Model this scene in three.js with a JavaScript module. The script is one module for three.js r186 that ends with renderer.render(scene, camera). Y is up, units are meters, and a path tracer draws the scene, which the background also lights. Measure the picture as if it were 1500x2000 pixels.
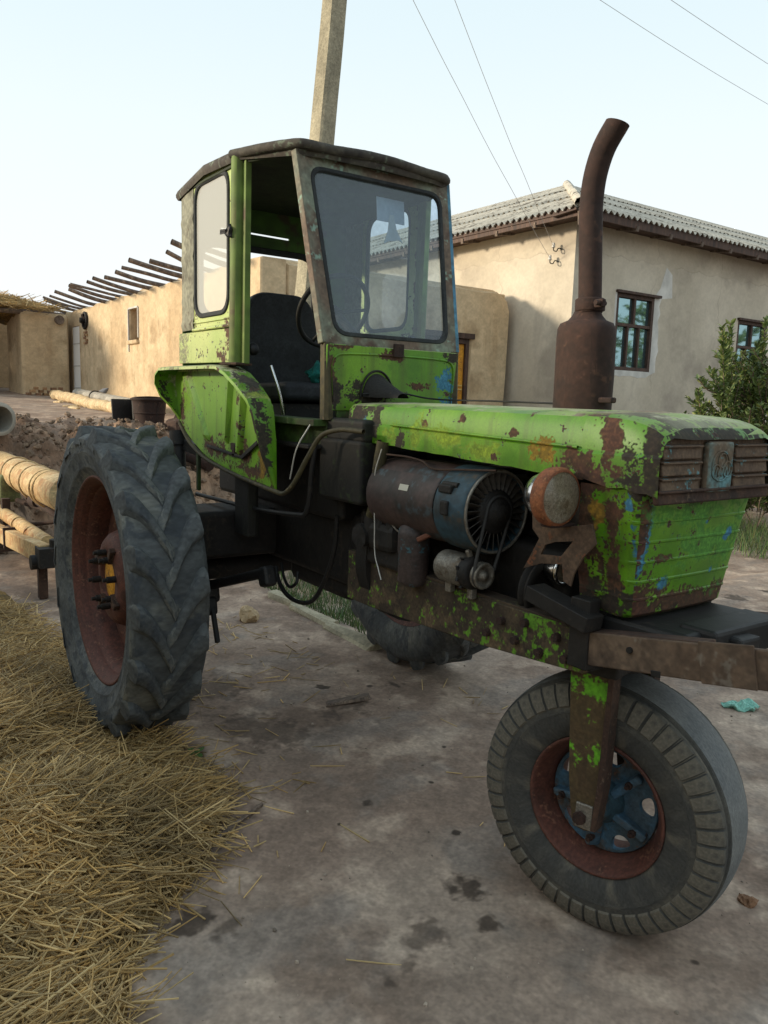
import * as THREE from 'three';
import { RoundedBoxGeometry } from 'three/addons/geometries/RoundedBoxGeometry.js';
import { mergeGeometries, mergeVertices, toCreasedNormals } from 'three/addons/utils/BufferGeometryUtils.js';

// ---------------------------------------------------------------- camera, sky, sun, exposure
const scene = new THREE.Scene();
const camera = new THREE.PerspectiveCamera(66.84, 0.75, 0.05, 600);
camera.position.set(3.917, 1.7196, 2.0975);
camera.up.set(-0.13629, 0.98897, -0.05796);
camera.lookAt(3.917 - 0.80892, 1.7196 - 0.14487, 2.0975 - 0.56979);
const renderer = new THREE.WebGLRenderer();
renderer.toneMapping = THREE.LinearToneMapping;
renderer.toneMappingExposure = 0.93;
renderer.shadowMap.enabled = true;

const SUN = new THREE.Vector3(-0.58, 0.27, 1).normalize();
{
  const W = 256, H = 128, d = new Float32Array(W * H * 4);
  for (let j = 0; j < H; j++) for (let i = 0; i < W; i++) {
    const el = ((j + 0.5) / H - 0.5) * Math.PI, az = ((i + 0.5) / W - 0.5) * 2 * Math.PI;
    // three.js equirect: u = atan2(z, x) / 2pi + 0.5
    const x = Math.cos(el) * Math.cos(az), z = Math.cos(el) * Math.sin(az), y = Math.sin(el);
    const t = Math.max(0, Math.min(1, y / 0.55)), s = t * t * (3 - 2 * t);
    const z2 = Math.max(0, Math.min(1, (y - 0.3) / 0.7));
    let r = 1.08 + (0.88 - 1.08) * s, g = 1.10 + (1.06 - 1.10) * s, b = 1.10 + (1.12 - 1.10) * s;
    r += (0.62 - r) * z2; g += (0.74 - g) * z2; b += (0.84 - b) * z2;
    const c = Math.max(0, x * SUN.x + y * SUN.y + z * SUN.z), glow = 0.55 * Math.pow(c, 6);
    r += glow * 1.0; g += glow * 0.86; b += glow * 0.62;
    if (y < 0) { const k = Math.min(1, -y * 12); r += (0.20 - r) * k; g += (0.18 - g) * k; b += (0.16 - b) * k; }
    const o = (j * W + i) * 4; d[o] = r; d[o + 1] = g; d[o + 2] = b; d[o + 3] = 1;
  }
  const t = new THREE.DataTexture(d, W, H, THREE.RGBAFormat, THREE.FloatType);
  t.mapping = THREE.EquirectangularReflectionMapping; t.magFilter = THREE.LinearFilter; t.minFilter = THREE.LinearFilter;
  t.wrapS = THREE.RepeatWrapping; t.needsUpdate = true;
  scene.background = t; scene.environment = t;
}
const sun = new THREE.DirectionalLight(new THREE.Color(1, 0.85, 0.64), 5.0);
sun.position.copy(SUN).multiplyScalar(60); sun.target.position.set(-4, 0, -3); sun.position.add(sun.target.position);
sun.castShadow = true; sun.shadow.radius = 14; sun.shadow.mapSize.set(4096, 4096);
Object.assign(sun.shadow.camera, { left: -28, right: 28, top: 24, bottom: -24, near: 1, far: 140 });
scene.add(sun, sun.target);

// ---------------------------------------------------------------- helpers
const V = (x, y, z) => new THREE.Vector3(x, y, z);
function rng(seed) { let a = seed >>> 0; return () => { a = (a + 0x6D2B79F5) | 0; let t = Math.imul(a ^ (a >>> 15), 1 | a); t = (t + Math.imul(t ^ (t >>> 7), 61 | t)) ^ t; return ((t ^ (t >>> 14)) >>> 0) / 4294967296; }; }
const clamp = (v, a = 0, b = 1) => v < a ? a : v > b ? b : v;
const sst = (a, b, v) => { const t = clamp((v - a) / (b - a)); return t * t * (3 - 2 * t); };
const mix = (a, b, t) => a + (b - a) * t;
const mixC = (a, b, t) => [mix(a[0], b[0], t), mix(a[1], b[1], t), mix(a[2], b[2], t)];
// periodic fbm tiles
const NT = 512;
function noiseTile(seed, base, oct) {
  const out = new Float32Array(NT * NT); let amp = 1, cells = base, tot = 0;
  for (let o = 0; o < oct; o++) {
    const R = rng(seed * 97 + o * 131), g = new Float32Array(cells * cells); for (let i = 0; i < g.length; i++) g[i] = R();
    for (let y = 0; y < NT; y++) {
      const fy = y * cells / NT, y0 = Math.floor(fy), ty = fy - y0, sy = ty * ty * (3 - 2 * ty), r0 = (y0 % cells) * cells, r1 = ((y0 + 1) % cells) * cells;
      for (let x = 0; x < NT; x++) {
        const fx = x * cells / NT, x0 = Math.floor(fx), tx = fx - x0, sx = tx * tx * (3 - 2 * tx), c0 = x0 % cells, c1 = (x0 + 1) % cells;
        const a = g[r0 + c0] + (g[r0 + c1] - g[r0 + c0]) * sx, b = g[r1 + c0] + (g[r1 + c1] - g[r1 + c0]) * sx;
        out[y * NT + x] += amp * (a + (b - a) * sy);
      }
    }
    tot += amp; amp *= 0.55; cells *= 2;
  }
  let m = 0, s = 0; for (const v of out) m += v; m /= out.length; for (const v of out) s += (v - m) ** 2; s = Math.sqrt(s / out.length);
  for (let i = 0; i < out.length; i++) out[i] = clamp(0.5 + (out[i] - m) / s * 0.2);
  return out;
}
const NTL = [noiseTile(1, 4, 7), noiseTile(2, 4, 7), noiseTile(3, 16, 5), noiseTile(4, 64, 3)];
function F(k, x, y) { // noise, one tile per unit, bilinear
  const n = NTL[k]; let fx = (x - Math.floor(x)) * NT, fy = (y - Math.floor(y)) * NT; let x0 = fx | 0, y0 = fy | 0; const tx = fx - x0, ty = fy - y0;
  x0 &= 511; y0 &= 511; const x1 = (x0 + 1) & 511, y1 = (y0 + 1) & 511;
  const a = n[y0 * NT + x0], b = n[y0 * NT + x1], c = n[y1 * NT + x0], d = n[y1 * NT + x1];
  return (a + (b - a) * tx) * (1 - ty) + (c + (d - c) * tx) * ty;
}
function tex(w, h, fn, srgb = true) {
  const d = new Uint8Array(w * h * 4);
  for (let j = 0; j < h; j++) for (let i = 0; i < w; i++) { const c = fn((i + 0.5) / w, (j + 0.5) / h, i, j), o = (j * w + i) * 4; d[o] = clamp(c[0], 0, 255); d[o + 1] = clamp(c[1], 0, 255); d[o + 2] = clamp(c[2], 0, 255); d[o + 3] = 255; }
  const t = new THREE.DataTexture(d, w, h, THREE.RGBAFormat); t.wrapS = t.wrapT = THREE.RepeatWrapping; t.magFilter = THREE.LinearFilter; t.minFilter = THREE.LinearMipmapLinearFilter; t.generateMipmaps = true;
  if (srgb) t.colorSpace = THREE.SRGBColorSpace; t.needsUpdate = true; return t;
}
const grey = (w, h, fn) => tex(w, h, (u, v) => { const c = fn(u, v) * 255; return [c, c, c]; }, false);
const std = (o) => new THREE.MeshStandardMaterial({ side: THREE.DoubleSide, ...o });
const lin = (r, g, b) => new THREE.Color().setRGB(r, g, b);
const hex = (s) => new THREE.Color(s);

// names and tags
const taken = {};
function numbered(n) { const k = taken[n] = (taken[n] ?? -1) + 1; return k ? `${n}_${String(k).padStart(3, '0')}` : n; }
function shade(o) { o.castShadow = true; o.receiveShadow = true; return o; }
function part(name, geos, m, parent) {
  const g = Array.isArray(geos) ? (geos.length > 1 ? merge(geos) : geos[0]) : geos;
  const o = shade(new THREE.Mesh(g, m)); o.name = name; parent.add(o); return o;
}
function thing(name, label, category, pos = [0, 0, 0], turn = 0, group) {
  const o = new THREE.Group(); o.name = numbered(name); o.position.set(...pos); o.rotation.y = turn; o.userData = { label, category }; if (group) o.userData.group = group; scene.add(o); return o;
}
function solo(name, geos, m, label, category, group) { const o = part(numbered(name), geos, m, scene); o.userData = { label, category }; if (group) o.userData.group = group; return o; }
function struct(name, geos, m) { const o = part(numbered(name), geos, m, scene); o.userData.kind = 'structure'; return o; }
function stuff(o, label, category) { o.userData.kind = 'stuff'; if (label) o.userData.label = label; if (category) o.userData.category = category; return o; }
function merge(list) {
  const c = list.map((g) => { let h = g.index ? g.toNonIndexed() : g; for (const k of Object.keys(h.attributes)) if (!['position', 'normal', 'uv'].includes(k)) h.deleteAttribute(k); if (!h.attributes.normal) h.computeVertexNormals(); if (!h.attributes.uv) h.setAttribute('uv', new THREE.BufferAttribute(new Float32Array(h.attributes.position.count * 2), 2)); h.morphAttributes = {}; return h; });
  return mergeGeometries(c);
}
// geometry makers
function bx(w, h, d, x = 0, y = 0, z = 0, rx = 0, ry = 0, rz = 0, bev = 0.006) {
  const m = Math.min(w, h, d), r = Math.min(bev, m * 0.45); const g = r > 0.0005 ? new RoundedBoxGeometry(w, h, d, 1, r) : new THREE.BoxGeometry(w, h, d);
  g.applyMatrix4(new THREE.Matrix4().makeRotationFromEuler(new THREE.Euler(rx, ry, rz))); g.translate(x, y, z); return g;
}
function cylAB(a, b, r0, r1 = r0, seg = 18, open = false) {
  const A = V(...a), B = V(...b), d = B.clone().sub(A), L = d.length(); const g = new THREE.CylinderGeometry(r1, r0, L, seg, 1, open);
  g.translate(0, L / 2, 0); g.applyQuaternion(new THREE.Quaternion().setFromUnitVectors(V(0, 1, 0), d.normalize())); g.translate(...a); return g;
}
function barAB(a, b, w, h, bev = 0.004) { // box from a to b, h along y-ish
  const A = V(...a), B = V(...b), d = B.clone().sub(A), L = d.length(), g = bx(L, h, w, L / 2, 0, 0, 0, 0, 0, bev);
  const X = d.normalize(), Z = X.clone().cross(V(0, 1, 0)); if (Z.lengthSq() < 1e-6) Z.set(0, 0, 1); Z.normalize(); const Y = Z.clone().cross(X);
  g.applyMatrix4(new THREE.Matrix4().makeBasis(X, Y, Z)); g.translate(...a); return g;
}
function tube(pts, r, seg = 8, closed = false, n = 0, tension = 0.5) {
  const c = new THREE.CatmullRomCurve3(pts.map((p) => V(...p)), closed, 'centripetal', tension); return new THREE.TubeGeometry(c, n || pts.length * 8, r, seg, closed);
}
function lathe(prof, seg = 48, axis = 'y') { // prof [[r, h]...]
  const g = new THREE.LatheGeometry(prof.map((p) => new THREE.Vector2(Math.max(1e-4, p[0]), p[1])), seg);
  if (axis === 'z') g.rotateX(Math.PI / 2); if (axis === 'x') g.rotateZ(-Math.PI / 2); return g;
}
function roundPoly(P, r) { // closed THREE.Path points of a polygon with rounded corners
  const out = [], n = P.length;
  for (let i = 0; i < n; i++) {
    const p = new THREE.Vector2(...P[i]), a = new THREE.Vector2(...P[(i + n - 1) % n]), b = new THREE.Vector2(...P[(i + 1) % n]); const ri = Array.isArray(r) ? r[i] : r;
    const da = a.clone().sub(p), db = b.clone().sub(p), la = Math.min(ri, da.length() * 0.49), lb = Math.min(ri, db.length() * 0.49); da.normalize().multiplyScalar(la); db.normalize().multiplyScalar(lb);
    const A = p.clone().add(da), B = p.clone().add(db);
    for (let k = 0; k <= 6; k++) { const t = k / 6; out.push(new THREE.Vector2((1 - t) ** 2 * A.x + 2 * t * (1 - t) * p.x + t * t * B.x, (1 - t) ** 2 * A.y + 2 * t * (1 - t) * p.y + t * t * B.y)); }
  }
  return out;
}
function shapeOf(pts, holes = []) { const s = new THREE.Shape(pts); for (const h of holes) s.holes.push(new THREE.Path(h)); return s; }
function place(g, o, U, Vv) { const u = V(...U).normalize(), v = V(...Vv).normalize(), n = u.clone().cross(v); g.applyMatrix4(new THREE.Matrix4().makeBasis(u, v, n)); g.translate(...o); return g; }
function panel(pts, holes, t, o, U, Vv, bev = 0.004) { // extruded sheet, outer face at the plane, thickness behind
  const g = new THREE.ExtrudeGeometry(shapeOf(pts, holes), { depth: Math.max(0.001, t - 2 * bev), bevelEnabled: bev > 0, bevelSize: bev * 0.7, bevelThickness: bev, bevelOffset: -bev * 0.7, bevelSegments: 1, curveSegments: 4 });
  g.translate(0, 0, -(t - bev)); return place(g, o, U, Vv);
}
const v2 = (a) => a.map((p) => new THREE.Vector2(p[0], p[1]));
function loft(rows, crease = 0.6, closeCols = false) { // rows: arrays of [x,y,z]
  const n = rows[0].length, pos = [], idx = []; for (const r of rows) for (const p of r) pos.push(p[0], p[1], p[2]);
  const m = closeCols ? n : n - 1;
  for (let i = 0; i < rows.length - 1; i++) for (let j = 0; j < m; j++) { const a = i * n + j, b = i * n + (j + 1) % n, c = a + n, d = b + n; idx.push(a, c, b, b, c, d); }
  const g = new THREE.BufferGeometry(); g.setAttribute('position', new THREE.Float32BufferAttribute(pos, 3)); g.setIndex(idx);
  let h = crease ? toCreasedNormals(g, crease) : (g.computeVertexNormals(), g.toNonIndexed());
  h.setAttribute('uv', new THREE.BufferAttribute(new Float32Array(h.attributes.position.count * 2), 2)); return h;
}
// uv in metres by dominant normal
function boxUV(g, s = 1, ox = 0, oy = 0) {
  const h = g.index ? g.toNonIndexed() : g, p = h.attributes.position, n = p.count, uv = new Float32Array(n * 2), a = V(), b = V(), c = V();
  for (let i = 0; i < n; i += 3) {
    a.fromBufferAttribute(p, i); b.fromBufferAttribute(p, i + 1); c.fromBufferAttribute(p, i + 2); const nn = b.clone().sub(a).cross(c.clone().sub(a)), ax = Math.abs(nn.x), ay = Math.abs(nn.y), az = Math.abs(nn.z);
    for (let k = 0; k < 3; k++) { const q = [a, b, c][k]; let u, v; if (ay >= ax && ay >= az) { u = q.x; v = q.z; } else if (ax > az) { u = q.z + 3.3; v = q.y; } else { u = q.x; v = q.y; } uv[(i + k) * 2] = u * s + ox; uv[(i + k) * 2 + 1] = v * s + oy; }
  }
  h.setAttribute('uv', new THREE.BufferAttribute(uv, 2)); return h;
}
function ownUV(g, su, sv) { const a = g.attributes.uv; for (let i = 0; i < a.count; i++) a.setXY(i, a.getX(i) * su, a.getY(i) * sv); return g; }
function bend(g, amp, freq, seed = 0) { // jitter of vertices by a smooth field
  const p = g.attributes.position; for (let i = 0; i < p.count; i++) { const x = p.getX(i), y = p.getY(i), z = p.getZ(i); p.setXYZ(i, x + amp * (F(0, y * freq + seed, z * freq + .3) - .5) * 2, y + amp * (F(1, x * freq + seed, z * freq) - .5) * 2, z + amp * (F(0, x * freq + .7, y * freq + seed) - .5) * 2); }
  g.computeVertexNormals(); return g;
}

// ---------------------------------------------------------------- materials
// paint atlas of the tractor: side (x, y), front (z, y), top (x, z) regions, in metres
const AS = 445, AW = 2048, AH = 1536;
function atlasUV(g, side = false) {
  const h = g.index ? g.toNonIndexed() : g, p = h.attributes.position, n = p.count, uv = new Float32Array(n * 2), a = V(), b = V(), c = V();
  for (let i = 0; i < n; i += 3) {
    a.fromBufferAttribute(p, i); b.fromBufferAttribute(p, i + 1); c.fromBufferAttribute(p, i + 2); const nn = b.clone().sub(a).cross(c.clone().sub(a)), ax = Math.abs(nn.x), ay = Math.abs(nn.y), az = Math.abs(nn.z);
    for (let k = 0; k < 3; k++) { const q = [a, b, c][k]; let u, v; if (side) { u = q.x + .6; v = q.y - .8; } else if (ay > ax * 1.3 && ay > az * 1.6) { u = q.x + .6; v = 2.13 + q.z + .65; } else if (ax > az) { u = 3.31 + q.z + .65; v = q.y - .8; } else { u = q.x + .6; v = q.y - .8; } uv[(i + k) * 2] = u * AS / AW; uv[(i + k) * 2 + 1] = v * AS / AH; }
  }
  h.setAttribute('uv', new THREE.BufferAttribute(uv, 2)); return h;
}
// marks: [x, y, rx, ry, kind] in region metres; kinds: r rust-brown, d dark oil grime, b old blue paint, o orange rust, g dust
const SIDE = [
  [1.20, 1.70, .10, .05, 'd'], [1.21, 1.57, .055, .05, 'b'], [1.13, 1.64, .04, .08, 'd'], [1.28, 1.63, .03, .10, 'd'], [1.05, 1.60, .05, .14, 'd'],
  [2.22, 1.56, .055, .04, 'o'], [2.36, 1.545, .08, .04, 'r'], [2.47, 1.60, .028, .15, 'r'], [2.44, 1.70, .05, .03, 'r'], [2.53, 1.51, .10, .035, 'd'], [2.50, 1.53, .08, .03, 'r'], [2.40, 1.50, .14, .035, 'r'], [2.56, 1.52, .05, .10, 'd'], [2.60, 1.62, .03, .09, 'd'], [2.605, 1.53, .05, .10, 'd'], [2.30, 1.50, .05, .02, 'r'],
  [1.6, 1.63, .014, .012, 'r'], [1.82, 1.655, .03, .014, 'r'], [1.55, 1.57, .05, .06, 'y'], [1.95, 1.55, .16, .03, 'y'], [1.75, 1.58, .1, .04, 'y'], [2.08, 1.62, .02, .01, 'r'], [1.4, 1.57, .06, .05, 'y'], [1.46, 1.55, .03, .04, 'd'], [2.0, 1.535, .02, .012, 'r'],
  [2.475, 1.28, .03, .30, 'r'], [2.38, 1.36, .05, .12, 'r'], [2.42, 1.40, .02, .04, 'o'], [2.38, 1.15, .05, .09, 'd'], [2.46, 1.13, .14, .035, 'd'], [2.36, 1.24, .025, .08, 'r'], [2.54, 1.45, .014, .03, 'b'], [2.55, 1.33, .010, .05, 'b'], [2.43, 1.26, .012, .06, 'r'],
  [.36, 1.98, .05, .09, 'r'], [.30, 1.90, .05, .04, 'r'], [-.25, 2.3, .14, .55, 'w'], [.44, 2.2, .02, .5, 'r'],
  [.60, 1.36, .30, .03, 'r'], [.45, 1.56, .025, .02, 'r'], [.47, 1.50, .02, .02, 'r'], [.50, 1.42, .06, .05, 'r'], [.66, 1.40, .04, .08, 'o'], [.1, 1.44, .12, .05, 'r'], [-.05, 1.75, .02, .02, 'r'], [.78, 1.5, .03, .25, 'd'], [-.35, 1.62, .03, .1, 'r'],
];
const FRONT = [
  [0, 1.94, .045, .06, 'r'], [.02, 1.90, .07, .02, 'r'], [.34, 1.80, .03, .20, 'r'], [-.31, 1.80, .055, .07, 'b'], [-.33, 1.72, .04, .06, 'b'], [-.33, 1.92, .05, .035, 'd'], [.14, 1.73, .10, .05, 'd'], [.33, 1.72, .04, .06, 'd'], [-.12, 1.78, .05, .015, 'r'], [.30, 1.94, .05, .02, 'r'],
  [.235, 1.30, .016, .22, 'b'], [.255, 1.40, .025, .10, 'r'], [.05, 1.13, .30, .05, 'r'], [.14, 1.28, .05, .012, 'r'], [-.12, 1.27, .05, .006, 'd'], [.05, 1.45, .05, .03, 'd'], [-.05, 1.38, .012, .016, 'b'], [-.12, 1.22, .02, .012, 'b'], [.12, 1.20, .02, .016, 'b'], [0, 1.42, .25, .05, 'z'], [-.1, 1.3, .18, .1, 'z'], [.2, 1.16, .05, .08, 'r'], [-.18, 1.33, .014, .014, 'b'], [.25, 1.18, .02, .12, 'r'], [0, 1.64, .30, .035, 'd'], [.06, 1.485, .3, .02, 'd'],
  [.5, 1.8, .06, .1, 'g'], [.56, 1.5, .035, .25, 'd'], [.40, 2.3, .03, .5, 'm'], [-.40, 2.3, .02, .5, 'b'], [0, 2.745, .5, .02, 'r'], [-.15, 2.75, .1, .03, 'm'],
];
const TOP = [
  [1.15, .1, .16, .30, 'd'], [1.9, .0, .85, .22, 'g'], [2.40, .05, .10, .26, 'r'], [2.48, .18, .08, .10, 'd'], [2.55, -.05, .05, .2, 'g'], [2.3, .12, .06, .05, 'd'], [.3, .57, .5, .10, 'g'], [.62, .55, .10, .05, 'd'], [.72, .52, .04, .06, 'y'], [2.58, .1, .03, .2, 'd'],
];
const KC = { r: [74, 50, 40], d: [46, 40, 35], b: [58, 112, 146], o: [124, 98, 34], g: [158, 158, 138], w: [118, 118, 102], y: [122, 144, 46], m: [96, 150, 142], z: [76, 128, 56] };
function paintPixel(reg, a, b) {
  const n0 = F(0, a * .9 + reg * .37, b * .9), n1 = F(1, a * 2.3, b * 2.3 + reg * .21), n2 = F(2, a * 1.9 + .3 * reg, b * 1.9), n3 = F(3, a * 2.1, b * 2.1 + .17 * reg);
  let c = mixC([88, 142, 24], [114, 160, 36], clamp((n0 - .3) * 2)); let ro = .42;
  c = mixC(c, [c[0] * .82, c[1] * .86, c[2] * .9], clamp((n1 - .5) * 2.4));
  if (reg === 0 && a < .62 && b > 1.83) { c = mixC(c, [196, 204, 134], .72 + .25 * n0); }                 // rear cab panel: bleached paint, with sunlit brightness also put into the colour
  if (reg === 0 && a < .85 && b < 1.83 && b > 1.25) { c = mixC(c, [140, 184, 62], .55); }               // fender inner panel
  // run-down streaks of dirt
  const st = F(1, a * 6, b * .35 + reg * .4); c = mixC(c, [78, 96, 40], clamp((st - .58) * 2.4) * .5);
  const list = reg === 0 ? SIDE : reg === 1 ? FRONT : TOP;
  // small chips everywhere: first the blue undercoat, then bare rust
  const chipZone = F(0, a * 1.4 + .5, b * 1.4 + reg * .6);
  let e = n2 * .62 + n3 * .38 + (chipZone - .5) * .30;
  if (e > .80) { c = mixC(c, KC.b, .7); ro = .55; }
  if (e > .815) { c = KC.r; ro = .85; }
  for (const m of list) {
    const dx = (a - m[0]) / m[2], dy = (b - m[1]) / m[3]; if (dx * dx + dy * dy > 5) continue;
    const soft = 'gwyz'.includes(m[4]) ? .6 : .22; const q = Math.sqrt(dx * dx + dy * dy) + (n1 - .5) * 1.1 + (n2 - .5) * 1.3 + (n3 - .5) * .9;
    const k = clamp((1 - q) / soft + .0); if (k <= 0) continue;
    let kc = KC[m[4]]; kc = mixC(kc, [kc[0] * 1.35, kc[1] * 1.3, kc[2] * 1.25], clamp((n3 - .35) * 2)); kc = mixC(kc, [kc[0] * .6, kc[1] * .6, kc[2] * .6], clamp((n2 - .5) * 2));
    c = mixC(c, kc, k * ('gwyz'.includes(m[4]) ? .85 : .95)); ro = mix(ro, .85, k);
  }
  if (reg === 2) { const dust = clamp(.5 + (n0 - .5) * 1.4); c = mixC(c, [176, 178, 146], dust * .85); ro = mix(ro, .8, dust); }
  const gr = .94 + .12 * F(3, a * 5.3, b * 5.3); return [c[0] * gr, c[1] * gr, c[2] * gr, ro];
}
const rough = new Uint8Array(AW * AH);
const atlas = tex(AW, AH, (u, v, i, j) => {
  const X = i / AS, Y = j / AS; let r;
  if (Y >= 2.12) r = paintPixel(2, X - .6, Y - 2.13 - .65); else if (X >= 3.305) r = paintPixel(1, X - 3.31 - .65, Y + .8); else r = paintPixel(0, X - .6, Y + .8);
  rough[j * AW + i] = r[3] * 255; return r;
});
const atlasRough = tex(AW, AH, (u, v, i, j) => { const r = rough[j * AW + i]; return [r, r, r]; }, false);
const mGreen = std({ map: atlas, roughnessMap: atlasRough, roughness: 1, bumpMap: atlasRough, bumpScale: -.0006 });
// rusty / grimy metal, 1 m tiles
function metalTex(base, alt, alt2, spots, size = 320) {
  return tex(size, size, (u, v) => {
    const a = F(0, u, v), b = F(1, u + .3, v + .6), c = F(2, u, v), d = F(3, u, v); let k = mixC(base, alt, clamp((a - .35) * 2.4)); k = mixC(k, alt2, clamp((b * .6 + c * .4 - .52) * 3.5));
    if (spots) k = mixC(k, spots, clamp((c * .6 + d * .4 - .70) * 9) * .8); const g = .84 + .32 * d; return [k[0] * g, k[1] * g, k[2] * g];
  });
}
const nzBump = grey(512, 512, (u, v) => .5 * F(2, u, v) + .5 * F(3, u, v));
const coarseBump = grey(512, 512, (u, v) => .6 * F(0, u, v) + .25 * F(2, u, v) + .15 * F(3, u, v));
const mRust = std({ map: metalTex([50, 34, 29], [57, 38, 31], [42, 32, 29], [74, 52, 41]), roughness: .88, bumpMap: nzBump, bumpScale: .0015 });
const mRustBrown = std({ map: metalTex([62, 44, 36], [78, 58, 46], [48, 38, 33], [96, 80, 66]), roughness: .9, bumpMap: nzBump, bumpScale: .0015 });
const mRim = std({ map: metalTex([88, 52, 43], [100, 60, 49], [74, 46, 39], [116, 80, 62]), roughness: .72, bumpMap: nzBump, bumpScale: .001 });
const mGrime = std({ map: metalTex([27, 24, 22], [35, 31, 28], [20, 18, 17], [50, 42, 34]), roughness: .7, bumpMap: nzBump, bumpScale: .002 });
const mBlack = std({ map: metalTex([22, 22, 23], [31, 30, 30], [18, 17, 17], [56, 50, 44], 256), roughness: .6, bumpMap: nzBump, bumpScale: .0008 });
const mGrille = std({ map: metalTex([92, 74, 60], [106, 88, 70], [70, 58, 48], [84, 132, 144]), roughness: .85, bumpMap: nzBump, bumpScale: .0015 });
const mGrilleBlue = std({ map: metalTex([104, 90, 74], [96, 136, 142], [94, 76, 62], [80, 132, 146]), roughness: .8, bumpMap: nzBump, bumpScale: .001 });
const mBlue = std({ map: metalTex([42, 66, 78], [48, 76, 88], [50, 48, 45], [68, 56, 46]), roughness: .65, bumpMap: nzBump, bumpScale: .001 });
const mBlueHub = std({ map: metalTex([66, 84, 96], [60, 98, 124], [82, 60, 48], [96, 64, 48]), roughness: .7, bumpMap: nzBump, bumpScale: .0015 });
const mSilver = std({ map: metalTex([128, 124, 116], [146, 140, 130], [104, 96, 86], [88, 76, 62]), roughness: .5, metalness: .5, bumpMap: nzBump, bumpScale: .001 });
const mShroud = std({ map: metalTex([68, 54, 51], [76, 61, 57], [50, 45, 43], [60, 72, 78]), roughness: .6, bumpMap: nzBump, bumpScale: .001 });
const mRail = std({ map: metalTex([62, 50, 40], [78, 64, 48], [48, 42, 36], [90, 110, 40]), roughness: .85, bumpMap: nzBump, bumpScale: .002 });
const mBarMetal = std({ map: metalTex([92, 74, 60], [108, 90, 74], [72, 58, 48], [112, 104, 94]), roughness: .85, bumpMap: nzBump, bumpScale: .002 });
const mGreenWorn = std({ map: metalTex([70, 56, 36], [84, 70, 40], [92, 150, 34], [104, 176, 40]), roughness: .8, bumpMap: nzBump, bumpScale: .002 });
const mChrome = std({ color: lin(.75, .75, .74), metalness: 1, roughness: .18 });
const mWire = std({ color: lin(.55, .54, .5), roughness: .5, metalness: .3 });
const mSeal = std({ map: metalTex([40, 44, 46], [52, 56, 56], [30, 32, 34], null, 256), roughness: .85 });
const mSeat = std({ map: metalTex([46, 48, 52], [54, 56, 60], [40, 41, 44], null, 256), roughness: .75, bumpMap: nzBump, bumpScale: .0006 });
const mRoofCab = std({ map: metalTex([66, 60, 54], [84, 80, 70], [52, 47, 43], [100, 112, 96]), roughness: .85, bumpMap: coarseBump, bumpScale: .006 });
const mWeather = std({ map: metalTex([122, 122, 106], [138, 138, 120], [84, 82, 70], [74, 66, 54]), roughness: .8, bumpMap: nzBump, bumpScale: .001 });
const mTeal = std({ map: metalTex([102, 152, 142], [116, 160, 146], [98, 70, 58], [124, 84, 62]), roughness: .7, bumpMap: nzBump, bumpScale: .001 });
const glassDustHaze = tex(512, 512, (u, v) => { const d = .94 + .07 * (F(0, u, v) - .5) + .06 * (F(3, u * 1.0, v) - .5) - (F(3, u, v) > .9 ? .0 : 0); return [210 * d, 230 * d, 247 * d]; });  // thin dust, with the bluish haze of reflected sky painted into its tint
const mWind = new THREE.MeshPhysicalMaterial({ map: glassDustHaze, transmission: .86, thickness: 0, roughness: 0, ior: 1.5, side: THREE.DoubleSide });
const mPane = new THREE.MeshPhysicalMaterial({ color: lin(.9, .93, .9), transmission: .92, thickness: 0, roughness: .05, ior: 1.5, side: THREE.DoubleSide });
const mPaneDust = new THREE.MeshPhysicalMaterial({ color: lin(.78, .78, .70), transmission: .55, thickness: 0, roughness: .25, ior: 1.5, side: THREE.DoubleSide });
const mBladeMat = std({ map: metalTex([64, 60, 56], [84, 78, 70], [48, 44, 42], null, 256), roughness: .6 });
const mBelt = std({ color: lin(.035, .034, .033), roughness: .7 });
const mFilter = std({ map: metalTex([62, 52, 50], [74, 62, 60], [50, 46, 46], [52, 92, 104]), roughness: .6, bumpMap: nzBump, bumpScale: .001 });
const mPipeOlive = std({ map: metalTex([64, 58, 36], [82, 74, 46], [48, 44, 32], [96, 84, 58]), roughness: .7 });
const mTank = std({ map: metalTex([28, 26, 23], [33, 34, 25], [23, 21, 20], [40, 50, 26]), roughness: .7, bumpMap: nzBump, bumpScale: .001 });
const mLens = new THREE.MeshPhysicalMaterial({ map: metalTex([150, 138, 118], [164, 154, 136], [128, 114, 94], null, 256), transmission: .35, thickness: 0, roughness: .22, ior: 1.5, side: THREE.DoubleSide });
const mBracket = std({ map: metalTex([84, 66, 52], [98, 78, 62], [70, 54, 42], [116, 70, 44]), roughness: .85, bumpMap: nzBump, bumpScale: .001 });
const mPost = std({ map: metalTex([96, 118, 52], [118, 148, 62], [84, 78, 46], [68, 52, 40]), roughness: .7, bumpMap: nzBump, bumpScale: .001 });
const mSill = std({ map: metalTex([50, 66, 30], [62, 88, 32], [40, 40, 28], [64, 50, 38]), roughness: .75, bumpMap: nzBump, bumpScale: .001 });
const mGreenIn = std({ map: metalTex([60, 96, 34], [74, 110, 38], [52, 70, 34], [60, 46, 38]), roughness: .7 });
const mLining = std({ map: metalTex([44, 54, 34], [52, 62, 38], [36, 40, 30], null, 256), roughness: .85 });
const mRustTeal = std({ map: metalTex([104, 88, 74], [120, 128, 112], [84, 64, 52], [124, 156, 142]), roughness: .75, bumpMap: nzBump, bumpScale: .001 });
const mEdgeBlue = std({ map: metalTex([70, 122, 150], [84, 140, 162], [60, 90, 104], [90, 70, 56]), roughness: .6 });
function mTealFrame() { return mRustTeal; }
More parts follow.
